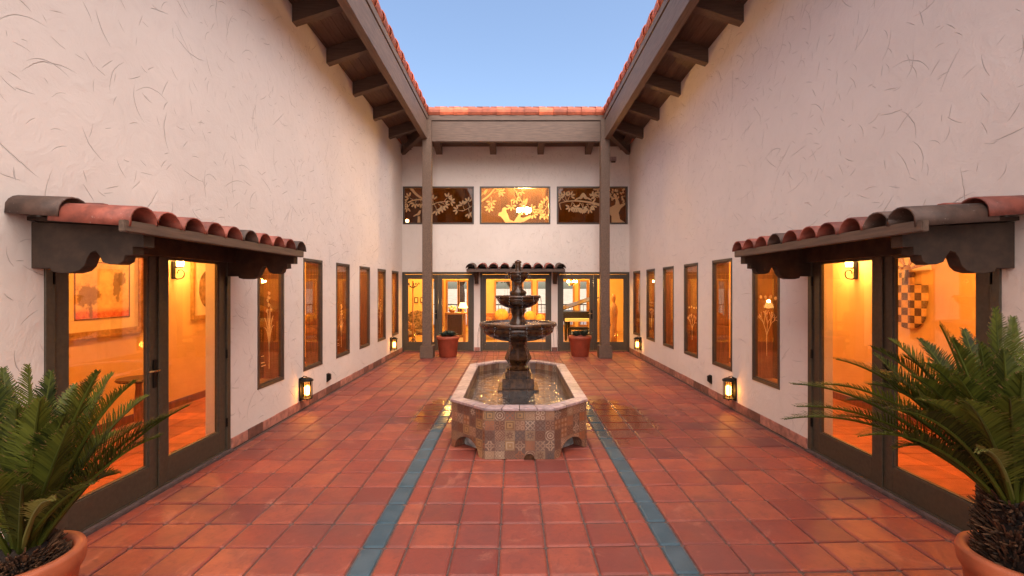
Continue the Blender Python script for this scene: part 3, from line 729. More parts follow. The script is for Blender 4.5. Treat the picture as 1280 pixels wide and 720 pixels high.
# great room behind
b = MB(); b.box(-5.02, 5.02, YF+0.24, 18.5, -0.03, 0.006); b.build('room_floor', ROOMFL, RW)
b = MB(); zc = lambda y: 5.5-0.30*(y-YF)
for k in range(40):
    b.col = R(0.1, 0.9); x0 = -5.02+k*0.251; b.prism([(YF+0.24, zc(YF+.24)), (18.5, zc(18.5)), (18.5, zc(18.5)+.03), (YF+.24, zc(YF+.24)+.03)], 'x', x0+0.004, x0+0.247)
b.build('timber_ceiling', CEILW, RW)
for x in (-3.4, -1.7, 0.9, 2.55):
    r = MB(); r.col = 0.2; r.prism([(YF+.26, zc(YF+.26)-.001), (18.4, zc(18.4)-.001), (18.4, zc(18.4)-.16), (YF+.26, zc(YF+.26)-.16)], 'x', x-0.06, x+0.06); r.build('ceiling_beam', CEILW, RW)
bw = [(-3.35, -2.95), (-2.75, -2.33), (-2.27, -1.95), (-0.78, -0.20), (0.33, 0.66), (0.92, 1.3), (1.9, 2.36), (2.62, 2.92)]
b = MB(); wall_panel(b, -5.02, 5.02, 0, 3.9, [(a, c, 0.25, 2.02) for a, c in bw], 18.5, 18.65, 'y'); b.build('room_back_wall', INWALL, RW)
for a, c in bw:
    f = MB(); w = 0.05; f.box(a-w, a+.01, 18.44, 18.49, 0.2, 2.07); f.box(c-.01, c+w, 18.44, 18.49, 0.2, 2.07); f.box(a+.01, c-.01, 18.44, 18.49, 2.01, 2.07); f.box(a+.01, c-.01, 18.44, 18.49, 0.2, 0.26)
    fo = f.build('garden_window', MIDW, RW); p = MB(); p.box(a, c, 18.56, 18.566, 0.251, 2.019); p.build('pane', GLASS, fo)
for sx in (-1, 1):                                     # short return walls at the ends of the corridors
    b = MB(sx); wall_panel(b, 2.95, 5.0, 0, 3.9, [(3.35, 4.75, 0, 2.3)] if sx > 0 else [], 16.2, 16.35, 'y'); b.build('partition', INWALL, RW)

# posts
def post(x, label):
    t = thing('porch_post', (x, 11.38, 0), label, 'post', 'timber posts carrying the eaves')
    b = MB(); b.col = 0.5; b.box(x-0.11, x+0.11, 11.27, 11.49, 0.31, 5.93, 0.008); b.build('shaft', WOODB, t)
    b = MB(); b.col = 0.35; b.box(x-0.16, x+0.16, 11.22, 11.54, 0.008, 0.315, 0.01); b.build('plinth', WOODB, t)
post(-2.215, 'tall brown timber post standing left of the centre doors behind the fountain')
post(2.215, 'tall brown timber post standing right of the centre doors near the piano view')

# ------------------------------------------------------------------ tiled awnings
BR = [(0, 2.17), (0, 1.875), (.13, 1.875), (.14, 1.855), (.19, 1.845), (.27, 1.845), (.33, 1.86), (.365, 1.89), (.385, 1.94), (.41, 1.975), (.445, 1.985), (.47, 1.955),
      (.49, 1.915), (.54, 1.90), (.60, 1.90), (.635, 1.92), (.645, 1.955), (.70, 1.96), (.70, 2.01), (.775, 2.01), (.775, 2.10), (.80, 2.10), (.80, 2.135)]
def awning(sx, label, dark):
    t = thing('tiled_awning', (sx*WX, 3.95, 2.0), label, 'awning', 'tiled awnings over the side doors')
    D = 0.72
    for y in (2.93, 4.90):
        b = MB(sx); b.prism([(WX-0.001-d*.92, z) for d, z in BR], 'y', y-0.045, y+0.045); b.col = .5; b.build('bracket', WOODD, t, bevel=0.004)
    b = MB(sx); b.col = .5; b.prism([(WX-.001, 2.175), (WX-D, 2.14), (WX-D, 2.16), (WX-.001, 2.20)], 'y', 2.86, 4.96); b.build('awning_deck', WOODD, t)
    b = MB(sx); b.col = .1; b.box(WX-D-0.045, WX-D-0.001, 2.69, 4.98, 2.085, 2.155, 0.005); b.build('awning_fascia', WOODB, t)
    b = MB(sx); b.box(WX-0.10, WX-0.014, 2.905, 4.895, 2.02, 2.17, 0.004); b.build('awning_ledger', WOODD, t)
    for k in range(10):
        y = 2.80+k*0.235
        for j, (d0, d1, lift) in enumerate(((-0.005, 0.33, 0.028), (0.26, D+0.05, 0.0))):
            b = MB(sx); b.col = R(0.1, 0.95); n = 10; vs_ = []
            if k == 0: y_ = y+0.03
            else: y_ = y
            def zt(d): return 2.205-0.052*d/D+lift
            tw = R(-.008, .008); 
            for (d, rr) in ((d0, 0.098), (d1, 0.112)):
                for q in (rr, rr-0.011):
                    for i in range(n):
                        a = pi*i/(n-1); vs_.append((WX-max(d, 0.001), y_+tw*(1 if d == d1 else 0)-q*cos(a), zt(d)+(q*sin(a)*0.95 - (0.03 if k == 0 and i in (0,) else 0))))
            fs = []
            for i in range(n-1): fs += [(i, i+1, 2*n+i+1, 2*n+i), (n+i, n+i+1, 3*n+i+1, 3*n+i), (i, i+1, n+i+1, n+i), (2*n+i, 2*n+i+1, 3*n+i+1, 3*n+i)]
            fs += [(0, n, 3*n, 2*n), (n-1, 2*n-1, 4*n-1, 3*n-1)]
            b.add(vs_, fs); isdark = (k, j) in dark
            o = b.build('barrel_tile', CLAYK if isdark else CLAYA, t, smooth=False)
            for p in o.data.polygons: p.use_smooth = True
            if isdark: o['label'] = 'dark brown barrel tile'
    return t
awning(-1, 'tiled awning over left doors, red end tile beneath a dark brown wall tile', {(0, 0), (5, 1), (9, 1), (3, 0)})
awning(1, 'tiled awning over right doors, dark end tile beneath a red wall tile', {(0, 1), (4, 0), (6, 1), (1, 1)})
t = thing('tiled_awning', (0, YF, 2.2), 'small tiled awning over the centre doors behind the fountain', 'awning')
for x in (-1.07, 1.07):
    b = MB(); b.prism([(YF-.001, 2.30), (YF-.001, 1.86), (YF-.10, 1.86), (YF-.14, 1.93), (YF-.22, 1.98), (YF-.34, 2.10), (YF-.42, 2.14), (YF-.42, 2.20), (YF-.46, 2.2), (YF-.46, 2.235)], 'x', x-.05, x+.05); b.build('bracket', WOODD, t, bevel=0.004)
b = MB(); b.col = .1; b.box(-1.30, 1.30, YF-.52, YF-.475, 2.17, 2.255, .005); b.build('awning_fascia', WOODX, t)
b = MB(); b.prism([(YF-.001, 2.31), (YF-.475, 2.235), (YF-.475, 2.255), (YF-.001, 2.33)], 'x', -1.29, 1.29); b.build('awning_deck', WOODD, t)
for k in range(9):
    x = -1.19+k*0.2975*1.0; b = MB(); b.col = R(.1, .9); n = 10; vs_ = []
    for (y, rr, z) in ((YF-.001, .115, 2.335), (YF-.56, .13, 2.262)):
        for q in (rr, rr-.015): vs_ += [(x-q*cos(pi*i/(n-1)), y, z+q*sin(pi*i/(n-1))) for i in range(n)]
    fs = []
    for i in range(n-1): fs += [(i, i+1, 2*n+i+1, 2*n+i), (n+i, n+i+1, 3*n+i+1, 3*n+i), (i, i+1, n+i+1, n+i), (2*n+i, 2*n+i+1, 3*n+i+1, 3*n+i)]
    b.add(vs_, fs); b.build('barrel_tile', CLAYA if k % 4 else CLAYK, t, smooth=True)

# ------------------------------------------------------------------ fountain
FY = 6.16
F = thing('tiered_fountain', (0, FY, 0.008), 'dark three tiered fountain rising from an octagonal basin of patterned tiles', 'fountain')
HX, Y0, Y1, CH, FX = 0.745, 4.63, 7.69, 0.385, 0.355
outer = [(-FX, Y0), (FX, Y0), (HX, Y0+CH), (HX, Y1-CH), (FX, Y1), (-FX, Y1), (-HX, Y1-CH), (-HX, Y0+CH)]
def inset(poly, d):
    n = len(poly); out = []
    for i in range(n):
        p0, p1, p2 = Vector(poly[i-1]), Vector(poly[i]), Vector(poly[(i+1) % n])
        n1 = Vector((-(p1-p0).y, (p1-p0).x)).normalized(); n2 = Vector((-(p2-p1).y, (p2-p1).x)).normalized()
        bi = (n1+n2); k = d/(1+n1.dot(n2)); out.append(tuple(p1+bi*k))
    return out
TS = 0.103
b = MB(); inn = inset(outer, 0.12); ub = 0.0
for i in range(8):
    p, q = Vector(outer[i]), Vector(outer[(i+1) % 8]); L = (q-p).length; diag = i in (1, 3, 5, 7)
    n = 36 if diag else 6; nin = Vector((-(q-p).y, (q-p).x)).normalized()
    zb = []
    for k in range(n+1):
        u = k/n; z = 0.008
        if diag:
            w = (u-0.53)/0.36 if i in (1, 5) else (u-0.47)/0.36
            if abs(w) < 1: z = 0.008+0.158*sqrt(1-w*w)
        zb.append(z)
    for k in range(n):
        a, c = p.lerp(q, k/n), p.lerp(q, (k+1)/n); z0, z1 = zb[k], zb[k+1]
        ua, uc = ub+L*k/n/TS, ub+L*(k+1)/n/TS
        b.add([(a.x, a.y, z0), (c.x, c.y, z1), (c.x, c.y, 0.50), (a.x, a.y, 0.50)], [(0, 1, 2, 3)], [[(ua, z0/TS+.1), (uc, z1/TS+.1), (uc, .5/TS+.1), (ua, .5/TS+.1)]])
        if diag and (z0 > 0.009 or z1 > 0.009):
            d = nin*0.13; b.add([(a.x, a.y, z0), (c.x, c.y, z1), (c.x+d.x, c.y+d.y, z1), (a.x+d.x, a.y+d.y, z0)], [(0, 1, 2, 3)], [[(ua, .2), (uc, .2), (uc, 1.2), (ua, 1.2)]])
    ub += round(L/TS)+3.0
    a, c = Vector(inn[i]), Vector(inn[(i+1) % 8])
    b.add([(a.x, a.y, .2), (c.x, c.y, .2), (c.x, c.y, .5), (a.x, a.y, .5)], [(0, 1, 2, 3)], [[(ub, 2), (ub+L/TS, 2), (ub+L/TS, 2+.3/TS), (ub, 2+.3/TS)]]); ub += 17
b.build('basin', TALA, F, fixn=False)
b = MB(); b.add([(x, y, 0.24) for x, y in inn]+[(x, y, .012) for x, y in inset(outer, .14)], [list(range(8)), list(range(8, 16))]+[(i, (i+1) % 8, 8+(i+1) % 8, 8+i) for i in range(8)]); b.build('basin_floor', POOLT, F)
b = MB(); o2, i2 = inset(outer, -0.012), inset(outer, 0.125)
for i in range(8):
    j = (i+1) % 8; L = (Vector(outer[i])-Vector(outer[j])).length; n = max(2, round(L/0.2))
    for k in range(n):
        b.col = R(0, 1); e = 0.004/L
        def ptl(poly, f): return Vector(poly[i]).lerp(Vector(poly[j]), f)
        A = [ptl(o2, k/n+e), ptl(o2, (k+1)/n-e), ptl(i2, (k+1)/n-e), ptl(i2, k/n+e)]
        b.prism([(v.x, v.y) for v in A], 'z', 0.501, 0.531)
b.build('rim', RIMM, F, bevel=0.005)
b = MB(); w_ = inset(outer, 0.119); b.add([(x, y, 0.405) for x, y in w_]+[(0, FY, .405)], [(i, (i+1) % 8, 8) for i in range(8)]); b.build('pool_water', WATER, F)
b = MB(); b.box(-0.27, 0.27, FY-0.27, FY+0.27, 0.24, 0.425, .01); b.build('footing', STONE, F)
b = MB(); b.box(-0.21, 0.21, FY-0.21, FY+0.21, 0.425, 0.56, .012); b.box(-0.17, 0.17, FY-0.17, FY+0.17, 0.56, 0.655, .02); b.build('plinth', STONE, F)
C = (0, FY, 0)
def gad(n, amp): return lambda t, i, z: 1+amp*abs(sin(n*t/2))
b = MB(); b.lathe([(.15, .655), (.16, .68), (.115, .70), (.12, .72), (.185, .80), (.172, .84), (.135, .93), (.115, .98), (.13, 1.0), (.125, 1.03), (.17, 1.045)], C, 8); o = b.build('pedestal', STONE, F, bevel=.006)
b = MB(); b.lathe([(.15, 1.035), (.25, 1.055), (.37, 1.10), (.455, 1.165), (.487, 1.225)], C, 96, lambda t, i, z: 1+(0.05*abs(sin(8*t))**0.7 if 0 < i < 4 else 0)); b.lathe([(.487, 1.222), (.50, 1.235), (.515, 1.245), (.522, 1.265), (.515, 1.285), (.49, 1.29), (.47, 1.28), (.42, 1.22), (.2, 1.15)], C, 96, cap=False)
b.build('large_bowl', STONE, F, smooth=True)
b = MB(); b.lathe([(.474, 1.268), (.02, 1.27)], C, 48); b.build('bowl_water', WATER, F)
b = MB(); b.lathe([(.13, 1.15), (.13, 1.26), (.115, 1.29), (.10, 1.32), (.075, 1.36), (.085, 1.40), (.105, 1.44), (.10, 1.47), (.12, 1.49)], C, 24); b.build('upper_column', STONE, F, smooth=True)
b = MB(); b.lathe([(.10, 1.475), (.16, 1.49), (.23, 1.53), (.272, 1.585), (.285, 1.61)], C, 64, lambda t, i, z: 1+(0.05*abs(sin(6*t))**0.7 if 0 < i < 4 else 0)); b.lathe([(.284, 1.608), (.305, 1.62), (.31, 1.635), (.295, 1.65), (.27, 1.645), (.22, 1.60), (.1, 1.56)], C, 64, cap=False)
b.build('medium_bowl', STONE, F, smooth=True)
b = MB(); b.lathe([(.272, 1.634), (.02, 1.636)], C, 40); b.build('bowl_water', WATER, F)
b = MB(); b.lathe([(.10, 1.56), (.105, 1.66), (.115, 1.68), (.11, 1.70), (.07, 1.73), (.055, 1.78), (.06, 1.82), (.08, 1.84)], C, 24); b.build('baluster', STONE, F, smooth=True)
b = MB(); b.lathe([(.06, 1.83), (.09, 1.85), (.125, 1.90), (.14, 1.94)], C, 48, lambda t, i, z: 1+(0.05*abs(sin(5*t)) if i else 0)); b.lathe([(.14, 1.938), (.157, 1.95), (.155, 1.965), (.135, 1.96), (.1, 1.92), (.05, 1.9)], C, 48, cap=False); b.build('small_bowl', STONE, F, smooth=True)
b = MB(); b.lathe([(.05, 1.9), (.052, 1.97), (.04, 2.0), (.036, 2.04), (.042, 2.07), (.036, 2.08), (.045, 2.09), (.05, 2.105), (.03, 2.115), (.012, 2.13)], C, 20); b.build('finial', STONE, F, smooth=True)
DROP = glassmat("falling water", (0.93, 0.93, 0.92), 2.2)
def stream(x, y, z0, z1, out):
    b = MB(); a = atan2(y-FY, x); pts = []
    for k in range(9):
        s = k/8; pts.append((x+cos(a)*out*sqrt(s), y+sin(a)*out*sqrt(s), z0+(z1-z0)*s))
    b.tube(pts, [0.0045, .0038, .0034, .003, .0028, .0026, .0024, .0022, .002], 6); b.build('water_stream', DROP, F, smooth=True)
for k in range(16): a = 2*pi*(k+.5)/16; stream(.525*cos(a), FY+.525*sin(a), 1.262, .41, .05)
for k in range(12): a = 2*pi*(k+.3)/12; stream(.31*cos(a), FY+.31*sin(a), 1.635, 1.275, .035)
for k in range(8): a = 2*pi*(k+.2)/8; stream(.157*cos(a), FY+.157*sin(a), 1.958, 1.64, .025)
b = MB(); pts = [(0.10+.055*cos(pi*k/12), .008+.055*sin(pi*k/12)) for k in range(13)]; b.prism(pts, 'y', Y0-.012, Y0-.001)
b.build('drain_cover', STONE, F)
b = MB()
for p, r in (((-.02, 4.86, .40), (.05, .045, .035)), ((.08, 4.84, .40), (.06, .05, .04)), ((.03, 4.90, .41), (.045, .045, .035))): b.blob(p, r, jit=.08)
b.build('pool_stone', STONE, F, smooth=True)

# ------------------------------------------------------------------ wall lanterns and outlet covers
def lantern(sx, y, z, label):
    t = thing('wall_lantern', (sx*(WX-.0005), y, z), label, 'lantern', 'black amber lanterns low on the courtyard walls')
    X = WX-.001
    b = MB(sx); b.box(X-.022, X, y-.055, y+.055, z-.165, z+.165, .005); b.build('backplate', IRON, t)
    b = MB(sx); c = X-.095
    b.lathe([(.082, z+.115), (.088, z+.12), (.085, z+.135), (.055, z+.155), (.03, z+.165)], (c, y, 0), 20); b.box(c, X-.02, y-.012, y+.012, z+.13, z+.15)
    b.tube([(X-.02, y, z+.15), (X-.05, y, z+.185), (c, y, z+.175)], .007, 8); b.build('hood', IRON, t)
    b = MB(sx)
    for k in range(6):
        a = 2*pi*k/6+.3; b.tube([(c+.072*cos(a), y+.072*sin(a), z-.12), (c+.072*cos(a), y+.072*sin(a), z+.117)], .005, 6)
    b.lathe([(.078, z-.135), (.078, z-.12), (.06, z-.118)], (c, y, 0), 20); b.tube([(c, y, z-.135), (c, y, z-.165)], .008, 8); b.build('cage', IRON, t)
    b = MB(sx); b.lathe([(.056, z-.115), (.056, z+.112)], (c, y, 0), 20, cap=False); b.build('glass_cylinder', glass_amber, t, smooth=True)
    b = MB(sx); b.lathe([(.012, z-.09), (.034, z-.075), (.036, z+.03), (.02, z+.05)], (c, y, 0), 14); b.build('bulb', BULBL, t, smooth=True)
    lamp('lantern_light', (sx*c, y, z-.02), 12.0, (1.0, .42, .08), t, .045)
glass_amber = glassmat("amber lantern glass", (1.0, .78, .45), 1.0); BULBL = emit("lantern flame", (1.0, .50, .13), 13)
lantern(-1, 6.53, .30, 'amber lantern on left wall, beside the etched lily window')
lantern(-1, 11.3, .36, 'small amber lantern on left wall by the far corner doors')
lantern(1, 6.53, .30, 'amber lantern on right wall, beside the etched coral window')
lantern(1, 11.35, .36, 'small amber lantern on right wall by the far corner doors')
def outlet(sx, y, label):
    t = thing('outlet_cover', (sx*(WX-.0005), y, .28), label, 'outlet cover', 'black outlet covers on the walls'); X = WX-.001
    b = MB(sx); b.box(X-.012, X, y-.045, y+.045, .21, .35, .004); b.build('plate', IRON, t)
    b = MB(sx); b.box(X-.055, X-.012, y-.038, y+.038, .235, .345, .014); b.build('hood', IRON, t)
outlet(-1, 7.48, 'black outlet cover low on the left wall past the lantern')
outlet(1, 7.33, 'black outlet cover low on the right wall past the lantern')
t = thing('security_box', (2.66, YF-.001, 5.26), 'small beige box high on the rear wall right of the post', 'sensor')
b = MB(); b.box(2.57, 2.75, YF-.07, YF-.001, 5.22, 5.34, .008); b.build('housing', RIMM, t)
b = MB(); b.box(2.60, 2.72, YF-.10, YF-.07, 5.17, 5.215, .006); b.build('lens', DOORM, t)

# ------------------------------------------------------------------ pots and plants
def pot(t, x, y, r, h, mat, foot=.72, thick=.035, wide=1.0):
    b = MB(); b.lathe([(r*foot*.96, .0), (r*foot, .01), (r*.90, h*.80), (r*.93, h*.82), (r*.98, h*.86), (r*1.0, h*.9), (r*1.0, h*.97), (r*.975, h), (r-thick, h), (r-thick-.012, h*.96), (r-thick-.02, h*.86)], (x, y, .009), 48); b.f.pop(); b.c.pop(); b.uv.pop()
    b.build('pot', mat, t, smooth=True, fixn=True)
    b = MB(); b.lathe([(r-thick-.012, h*.87), (r*.5, h*.90), (.02, h*.92)], (x, y, .009), 32); b.build('soil', SOIL, t)
def succulent(px, label):
    x = px; y = 11.58 if px < 0 else 11.66
    t = thing('succulent_pot', (x, y, .008), label, 'potted plant', 'terracotta pots of succulents by the posts')
    pot(t, x, y, .295, .52, POTR, .74)
    for q in range(3 if px < 0 else 2):
        b = MB(); cx, cyy, s = x+(-.10, .1, 0)[q], y+(-.06, -.03, .1)[q], (1.0, 1.1, 1.2)[q]*(1 if px < 0 else 1.3); zc_ = .53
        for ring, (n, l, el) in enumerate(((9, .17, .35), (9, .15, .75), (7, .12, 1.1), (4, .09, 1.35))):
            for k in range(n):
                a = 2*pi*(k+ring*.5)/n+R(-.1, .1); l2 = l*s*R(.9, 1.1); b.col = R(0, 1)
                d = Vector((cos(a)*cos(el), sin(a)*cos(el), sin(el))); sd = Vector((-sin(a), cos(a), 0)); up = d.cross(sd)
                p = Vector((cx, cyy, zc_)); vs_ = []
                for sg, w, th in ((0, .02, .008), (.5, .034, .012), (.82, .024, .008), (1, .002, .001)):
                    q_ = p+d*l2*sg; vs_ += [(q_+sd*w*s)[:], (q_-up*th)[:], (q_-sd*w*s)[:], (q_+up*th*.4)[:]]
                b.add(vs_, [(i*4+k2, i*4+(k2+1) % 4, (i+1)*4+(k2+1) % 4, (i+1)*4+k2) for i in range(3) for k2 in range(4)])
        b.build('succulent_rosette', SUCC, t)
succulent(-1.73, 'terracotta pot of low succulents beside the left post')
succulent(1.64, 'terracotta pot of spiky succulents beside the right post')

def frond(t, base, tip, lift, mat=LEAF, ll=0.14, name='frond', twist=0.0, n=58, start=.14):
    base, tip = Vector(base), Vector(tip)
    mid = base.lerp(tip, .5)+Vector((0, 0, lift))
    P_ = [Vector(q) for q in bez(base, mid, tip, 14)]
    L = sum((P_[i+1]-P_[i]).length for i in range(14))
    b = MB(); b.col = R(.3, .7); b.tube([p[:] for p in P_], [.011-.008*i/14 for i in range(15)], 6)
    hd = tip-base; sideH = Vector((hd.y, -hd.x, 0)); sideH = sideH.normalized() if sideH.length > .05 else Vector((1, 0, 0))
    tone = R(.0, .7)
    for k in range(n):
        s = start+(1-start)*(k/(n-1))**.95; f = s*14; i = min(13, int(f)); p = P_[i].lerp(P_[i+1], f-i); T = (P_[i+1]-P_[i]).normalized()
        S = (sideH-T*sideH.dot(T)).normalized(); S = Matrix.Rotation(twist, 3, T) @ S; U = S.cross(T)
        if U.z < 0 and abs(twist) < .1: U = -U
        prof = min(1, (s-start)/.10+.42)*min(1, (1.02-s)/.5+.14)
        l = ll*prof*R(.92, 1.08)
        for sg in (-1, 1):
            d = (S*sg*cos(.62)+T*(.62+.62*s)+U*(.5+R(-.14, .14))).normalized()
            w = T.cross(d); w = d.cross(U).normalized()*.0033; droop = Vector((0, 0, -l*.12))
            q0, q1, q2 = p, p+d*l*.55, p+d*l+droop
            b.col = min(1, max(0, tone+R(-.3, .35)))
            q3 = q1.lerp(q2, .6)+Vector((R(-.004, .004), R(-.004, .004), R(-.006, .003)))
            b.add([(q0-w)[:], (q0+w)[:], (q1+w*.95)[:], (q1-w*.95)[:], (q3+w*.6)[:], (q3-w*.6)[:]], [(0, 1, 2, 3), (3, 2, 4, 5)])
            b.col = 2.0 if R(0, 1) < .22+.3*s*s else b.col
            b.add([(q3-w*.6)[:], (q3+w*.6)[:], q2[:]], [(0, 1, 2)])
    return b.build(name, mat, t, fixn=False)
def husk(t, c, r, z0, z1, n):
    b = MB(); b.col = 0.0; b.lathe([(r*.8, z0), (r*.85, (z0+z1)/2), (r*.7, z1), (r*.3, z1+.05)], (c[0], c[1], 0), 20)
    for k in range(n):
        a = R(0, 2*pi); z = z0+(z1-z0)*R(0, 1.05); rr = r*(.95 if z < z1-.05 else .8); b.col = R(0, 1)
        d = Vector((cos(a), sin(a), R(.1, .9))).normalized(); s = Vector((-sin(a), cos(a), 0)); p = Vector((c[0]+cos(a)*rr*.9, c[1]+sin(a)*rr*.9, z)); l = R(.025, .06); w = R(.004, .009)
        q = p+d*l+Vector((0, 0, R(-.01, .03))); up = Vector((0, 0, .007))
        b.add([(p-s*w)[:], (p+s*w)[:], (q+s*w*.5)[:], (q-s*w*.5)[:], (p+up)[:], (q+up*.6)[:]], [(0, 1, 2, 3), (0, 4, 5, 3), (1, 4, 5, 2), (3, 2, 5)])
    b.build('shaggy_trunk', HUSK, t)
def sago(name_label, px, Y, prim, rim, base_z, r, zh, fr, extra):
    X = px
    t = thing('sago_palm', (X, Y, .008), name_label, 'potted palm', 'potted sago palms in front of the side doors')
    pot(t, X, Y, .225, .55, POTM, .66, .035)
    c = (prim, Y)
    husk(t, c, r, .48, zh, 1300)
    b = MB()
    for k in range(150):
        a = R(0, 2*pi); q = sqrt(R(.1, 1))*.165; b.col = R(0, 1); b.blob((X+q*cos(a), Y+q*sin(a), .515+R(0, .012)), (R(.008, .016), R(.008, .016), R(.005, .012)), 6, 4, .2)
    b.build('bark_chips', SOIL, t)
    for (x, y, dY, lift, *o) in fr:
        tip = at(x, y, Y+dY); a = atan2(tip.y-Y, tip.x-prim)
        base = Vector((prim+cos(a)*r*.45, Y+sin(a)*r*.45, base_z+R(-.02, .03)))
        k = o[0] if o else {}
        frond(t, base, tip, lift, **k)
    for k in range(3): extra = extra+[(R(0, 2*pi), R(.75, 1.25), R(.6, .8), R(.02, .1))]
    for (ang, el, l, lift) in extra:
        base = Vector((prim+cos(ang)*r*.45, Y+sin(ang)*r*.45, base_z+R(-.02, .03)))
        tip = base+Vector((cos(ang)*cos(el), sin(ang)*cos(el), sin(el)))*l; frond(t, base, tip, lift)
    return t
Yg = dict(mat=LEAFY, ll=.075, n=34, start=.35)
sago('potted sago palm with no visible trunk, beside the painting doors', -2.26, 2.02, -2.25, None, .60, .13, .58,
     [(237, 506, .25, .16), (183, 496, .45, .18), (169, 477, .1, .20), (140, 468, .35, .14), (122, 466, -.05, .14), (93, 482, .5, .1), (64, 466, .2, .10), (36, 458, .0, .1), (4, 462, .25, .08),
      (-30, 470, .1, .12), (-10, 520, -.2, .12), (-70, 520, .2, .15), (-60, 560, -.15, .15), (146, 592, .30, .14), (200, 545, .15, .17),
      (118, 604, -.22, .10, dict(ll=.11)), (66, 626, -.42, .14, Yg), (28, 606, -.35, .10, dict(ll=.10)), (-20, 600, -.40, .12), (150, 540, .55, .16), (80, 520, -.15, .12), (20, 510, -.2, .12), (110, 520, .2, .12), (150, 490, .2, .16), (210, 520, .2, .16), (50, 500, -.2, .12), (110, 490, .1, .14), (-10, 470, .1, .1), (175, 530, .3, .15)],
     [(2.2, .75, .75, .12), (2.8, .6, .8, .14), (3.3, .5, .8, .15), (1.7, .95, .7, .06), (3.8, .45, .75, .15)])
sago('potted sago palm with shaggy exposed trunk, beside the shield doors', 2.21, 2.02, 2.165, None, .80, .115, .80,
     [(981, 524, .25, .26), (991, 480, .30, .26), (996, 508, .05, .24), (1045, 449, .35, .24), (1090, 434, .15, .22), (1113, 425, .40, .20), (1150, 425, .55, .16), (1175, 406, .15, .15), (1205, 413, .45, .10),
      (1244, 387, .15, .06), (1266, 398, .35, .06), (1290, 420, -.05, .06), (1278, 468, -.2, .10), (1111, 512, -.30, .22), (1075, 545, -.05, .22), (1060, 500, .45, .24), (1140, 470, -.15, .2),
      (1196, 470, -.30, .14), (1222, 566, -.40, .16, Yg), (1262, 498, -.40, .14), (1310, 440, .2, .1), (1330, 480, -.1, .14), (1350, 520, .2, .18), (1030, 480, .1, .25), (1225, 430, .0, .1), (1190, 425, .0, .14), (1160, 455, -.2, .2), (1130, 445, .2, .22), (1205, 500, -.45, .16), (1085, 480, .2, .24), (1050, 520, .25, .2), (1150, 500, -.35, .2), (1255, 440, -.1, .08), (1120, 560, .1, .18), (1100, 465, .55, .2), (1320, 560, -.3, .16)],
     [(0.2, .6, .8, .14), (0.8, .7, .8, .12), (1.3, .8, .75, .1), (-.3, .4, .75, .15)])
t = thing('grey_stone', (2.36, 1.86, .56), 'rounded grey stone on the rim of the right palm pot', 'stone')
t.location.z = .56
b = MB(); b.blob((2.36, 1.86, .60), (.055, .06, .055), jit=.05); b.build('stone', RIMM, t, smooth=True)

# ------------------------------------------------------------------ things inside the corridors
def picture(name, sx, y0, y1, z0, z1, label, art, fw=.07, X=5.02):
    t = thing(name, (sx*(X-.001), (y0+y1)/2, z0), label, 'picture')
    b = MB(sx); x0, x1 = X-.045, X-.001
    for k, (o, i, d) in enumerate(((0, fw*.45, 0), (fw*.45, fw, .012))):
        b.box(x0+d, x1, y0+o, y0+i, z0+o, z1-o, .003); b.box(x0+d, x1, y1-i, y1-o, z0+o, z1-o, .003); b.box(x0+d, x1, y0+i, y1-i, z0+o, z0+i, .003); b.box(x0+d, x1, y0+i, y1-i, z1-i, z1-o, .003)
    b.build('frame', GILT, t)
    b = MB(sx); b.box(x1-.012, x1-.004, y0+fw, y1-fw, z0+fw, z1-fw); b.build('mat_board', MATB, t)
    art(t, sx, y0+fw, y1-fw, z0+fw, z1-fw, x1-.012)
    return t
MATB = M("cream mat board", (.75, .62, .40), .8, var=.05)
def painting_mat():
    m, nt, bs = newmat("painted trees"); v = coords(nt); s = nt.nodes.new("ShaderNodeSeparateXYZ"); nt.links.new(v, s.inputs[0]); Y, Z = E(nt, s.outputs[1]), E(nt, s.outputs[2])
    n = noise(nt, v, 7, 6, .65, .5); n2 = noise(nt, v, 22, 5)
    c = mixc(nt, E(nt, n.outputs[0]).ss(.35, .7), (.75, .55, .26), (.60, .36, .16))
    red = (Z+(E(nt, n.outputs[0])-.5)*.12).ss(.36, .28)
    c = mixc(nt, red, c, mixc(nt, E(nt, n2.outputs[0]).ss(.4, .65), (.55, .08, .03), (.70, .22, .06)))
    def blobm(y, z, ry, rz):
        dy, dz = (Y-y)/ry, (Z-z)/rz; return ((dy*dy+dz*dz).sqrt()+(E(nt, n2.outputs[0])-.5)*1.3).ss(1.0, .7)
    for (y, z, ry, rz) in ((-.20, .50, .17, .15), (-.17, .30, .025, .14), (.18, .62, .07, .20), (.24, .70, .08, .1)): c = mixc(nt, blobm(y, z, ry, rz)*.8, c, (.16, .085, .03))
    nt.links.new(c, bs.inputs["Base Color"]); bs.inputs["Roughness"].default_value = .7; return m
PAINT = painting_mat()
def art_trees(t, sx, y0, y1, z0, z1, x):
    b = MB(sx); b.box(x-.006, x-.001, y0+.15, y1-.15, z0+.15, z1-.15); b.build('painted_scene', PAINT, t)
    f = MB(sx); i0, i1, k0, k1 = y0+.135, y1-.135, z0+.135, z1-.135
    f.box(x-.008, x-.001, i0, i0+.012, k0, k1); f.box(x-.008, x-.001, i1-.012, i1, k0, k1); f.box(x-.008, x-.001, i0+.012, i1-.012, k0, k0+.012); f.box(x-.008, x-.001, i0+.012, i1-.012, k1-.012, k1); f.build('inner_line', JAMB, t)
def art_oval(t, sx, y0, y1, z0, z1, x):
    b = MB(sx); cy_, cz = (y0+y1)/2, (z0+z1)/2; b.prism([(cy_+(y1-y0)*.33*cos(a), cz+(z1-z0)*.36*sin(a)) for a in [2*pi*k/32 for k in range(32)]], 'x', x-.006, x-.001); b.build('oval_print', M("brown print", (.22, .12, .05), .7, var=.6, scale=12), t)
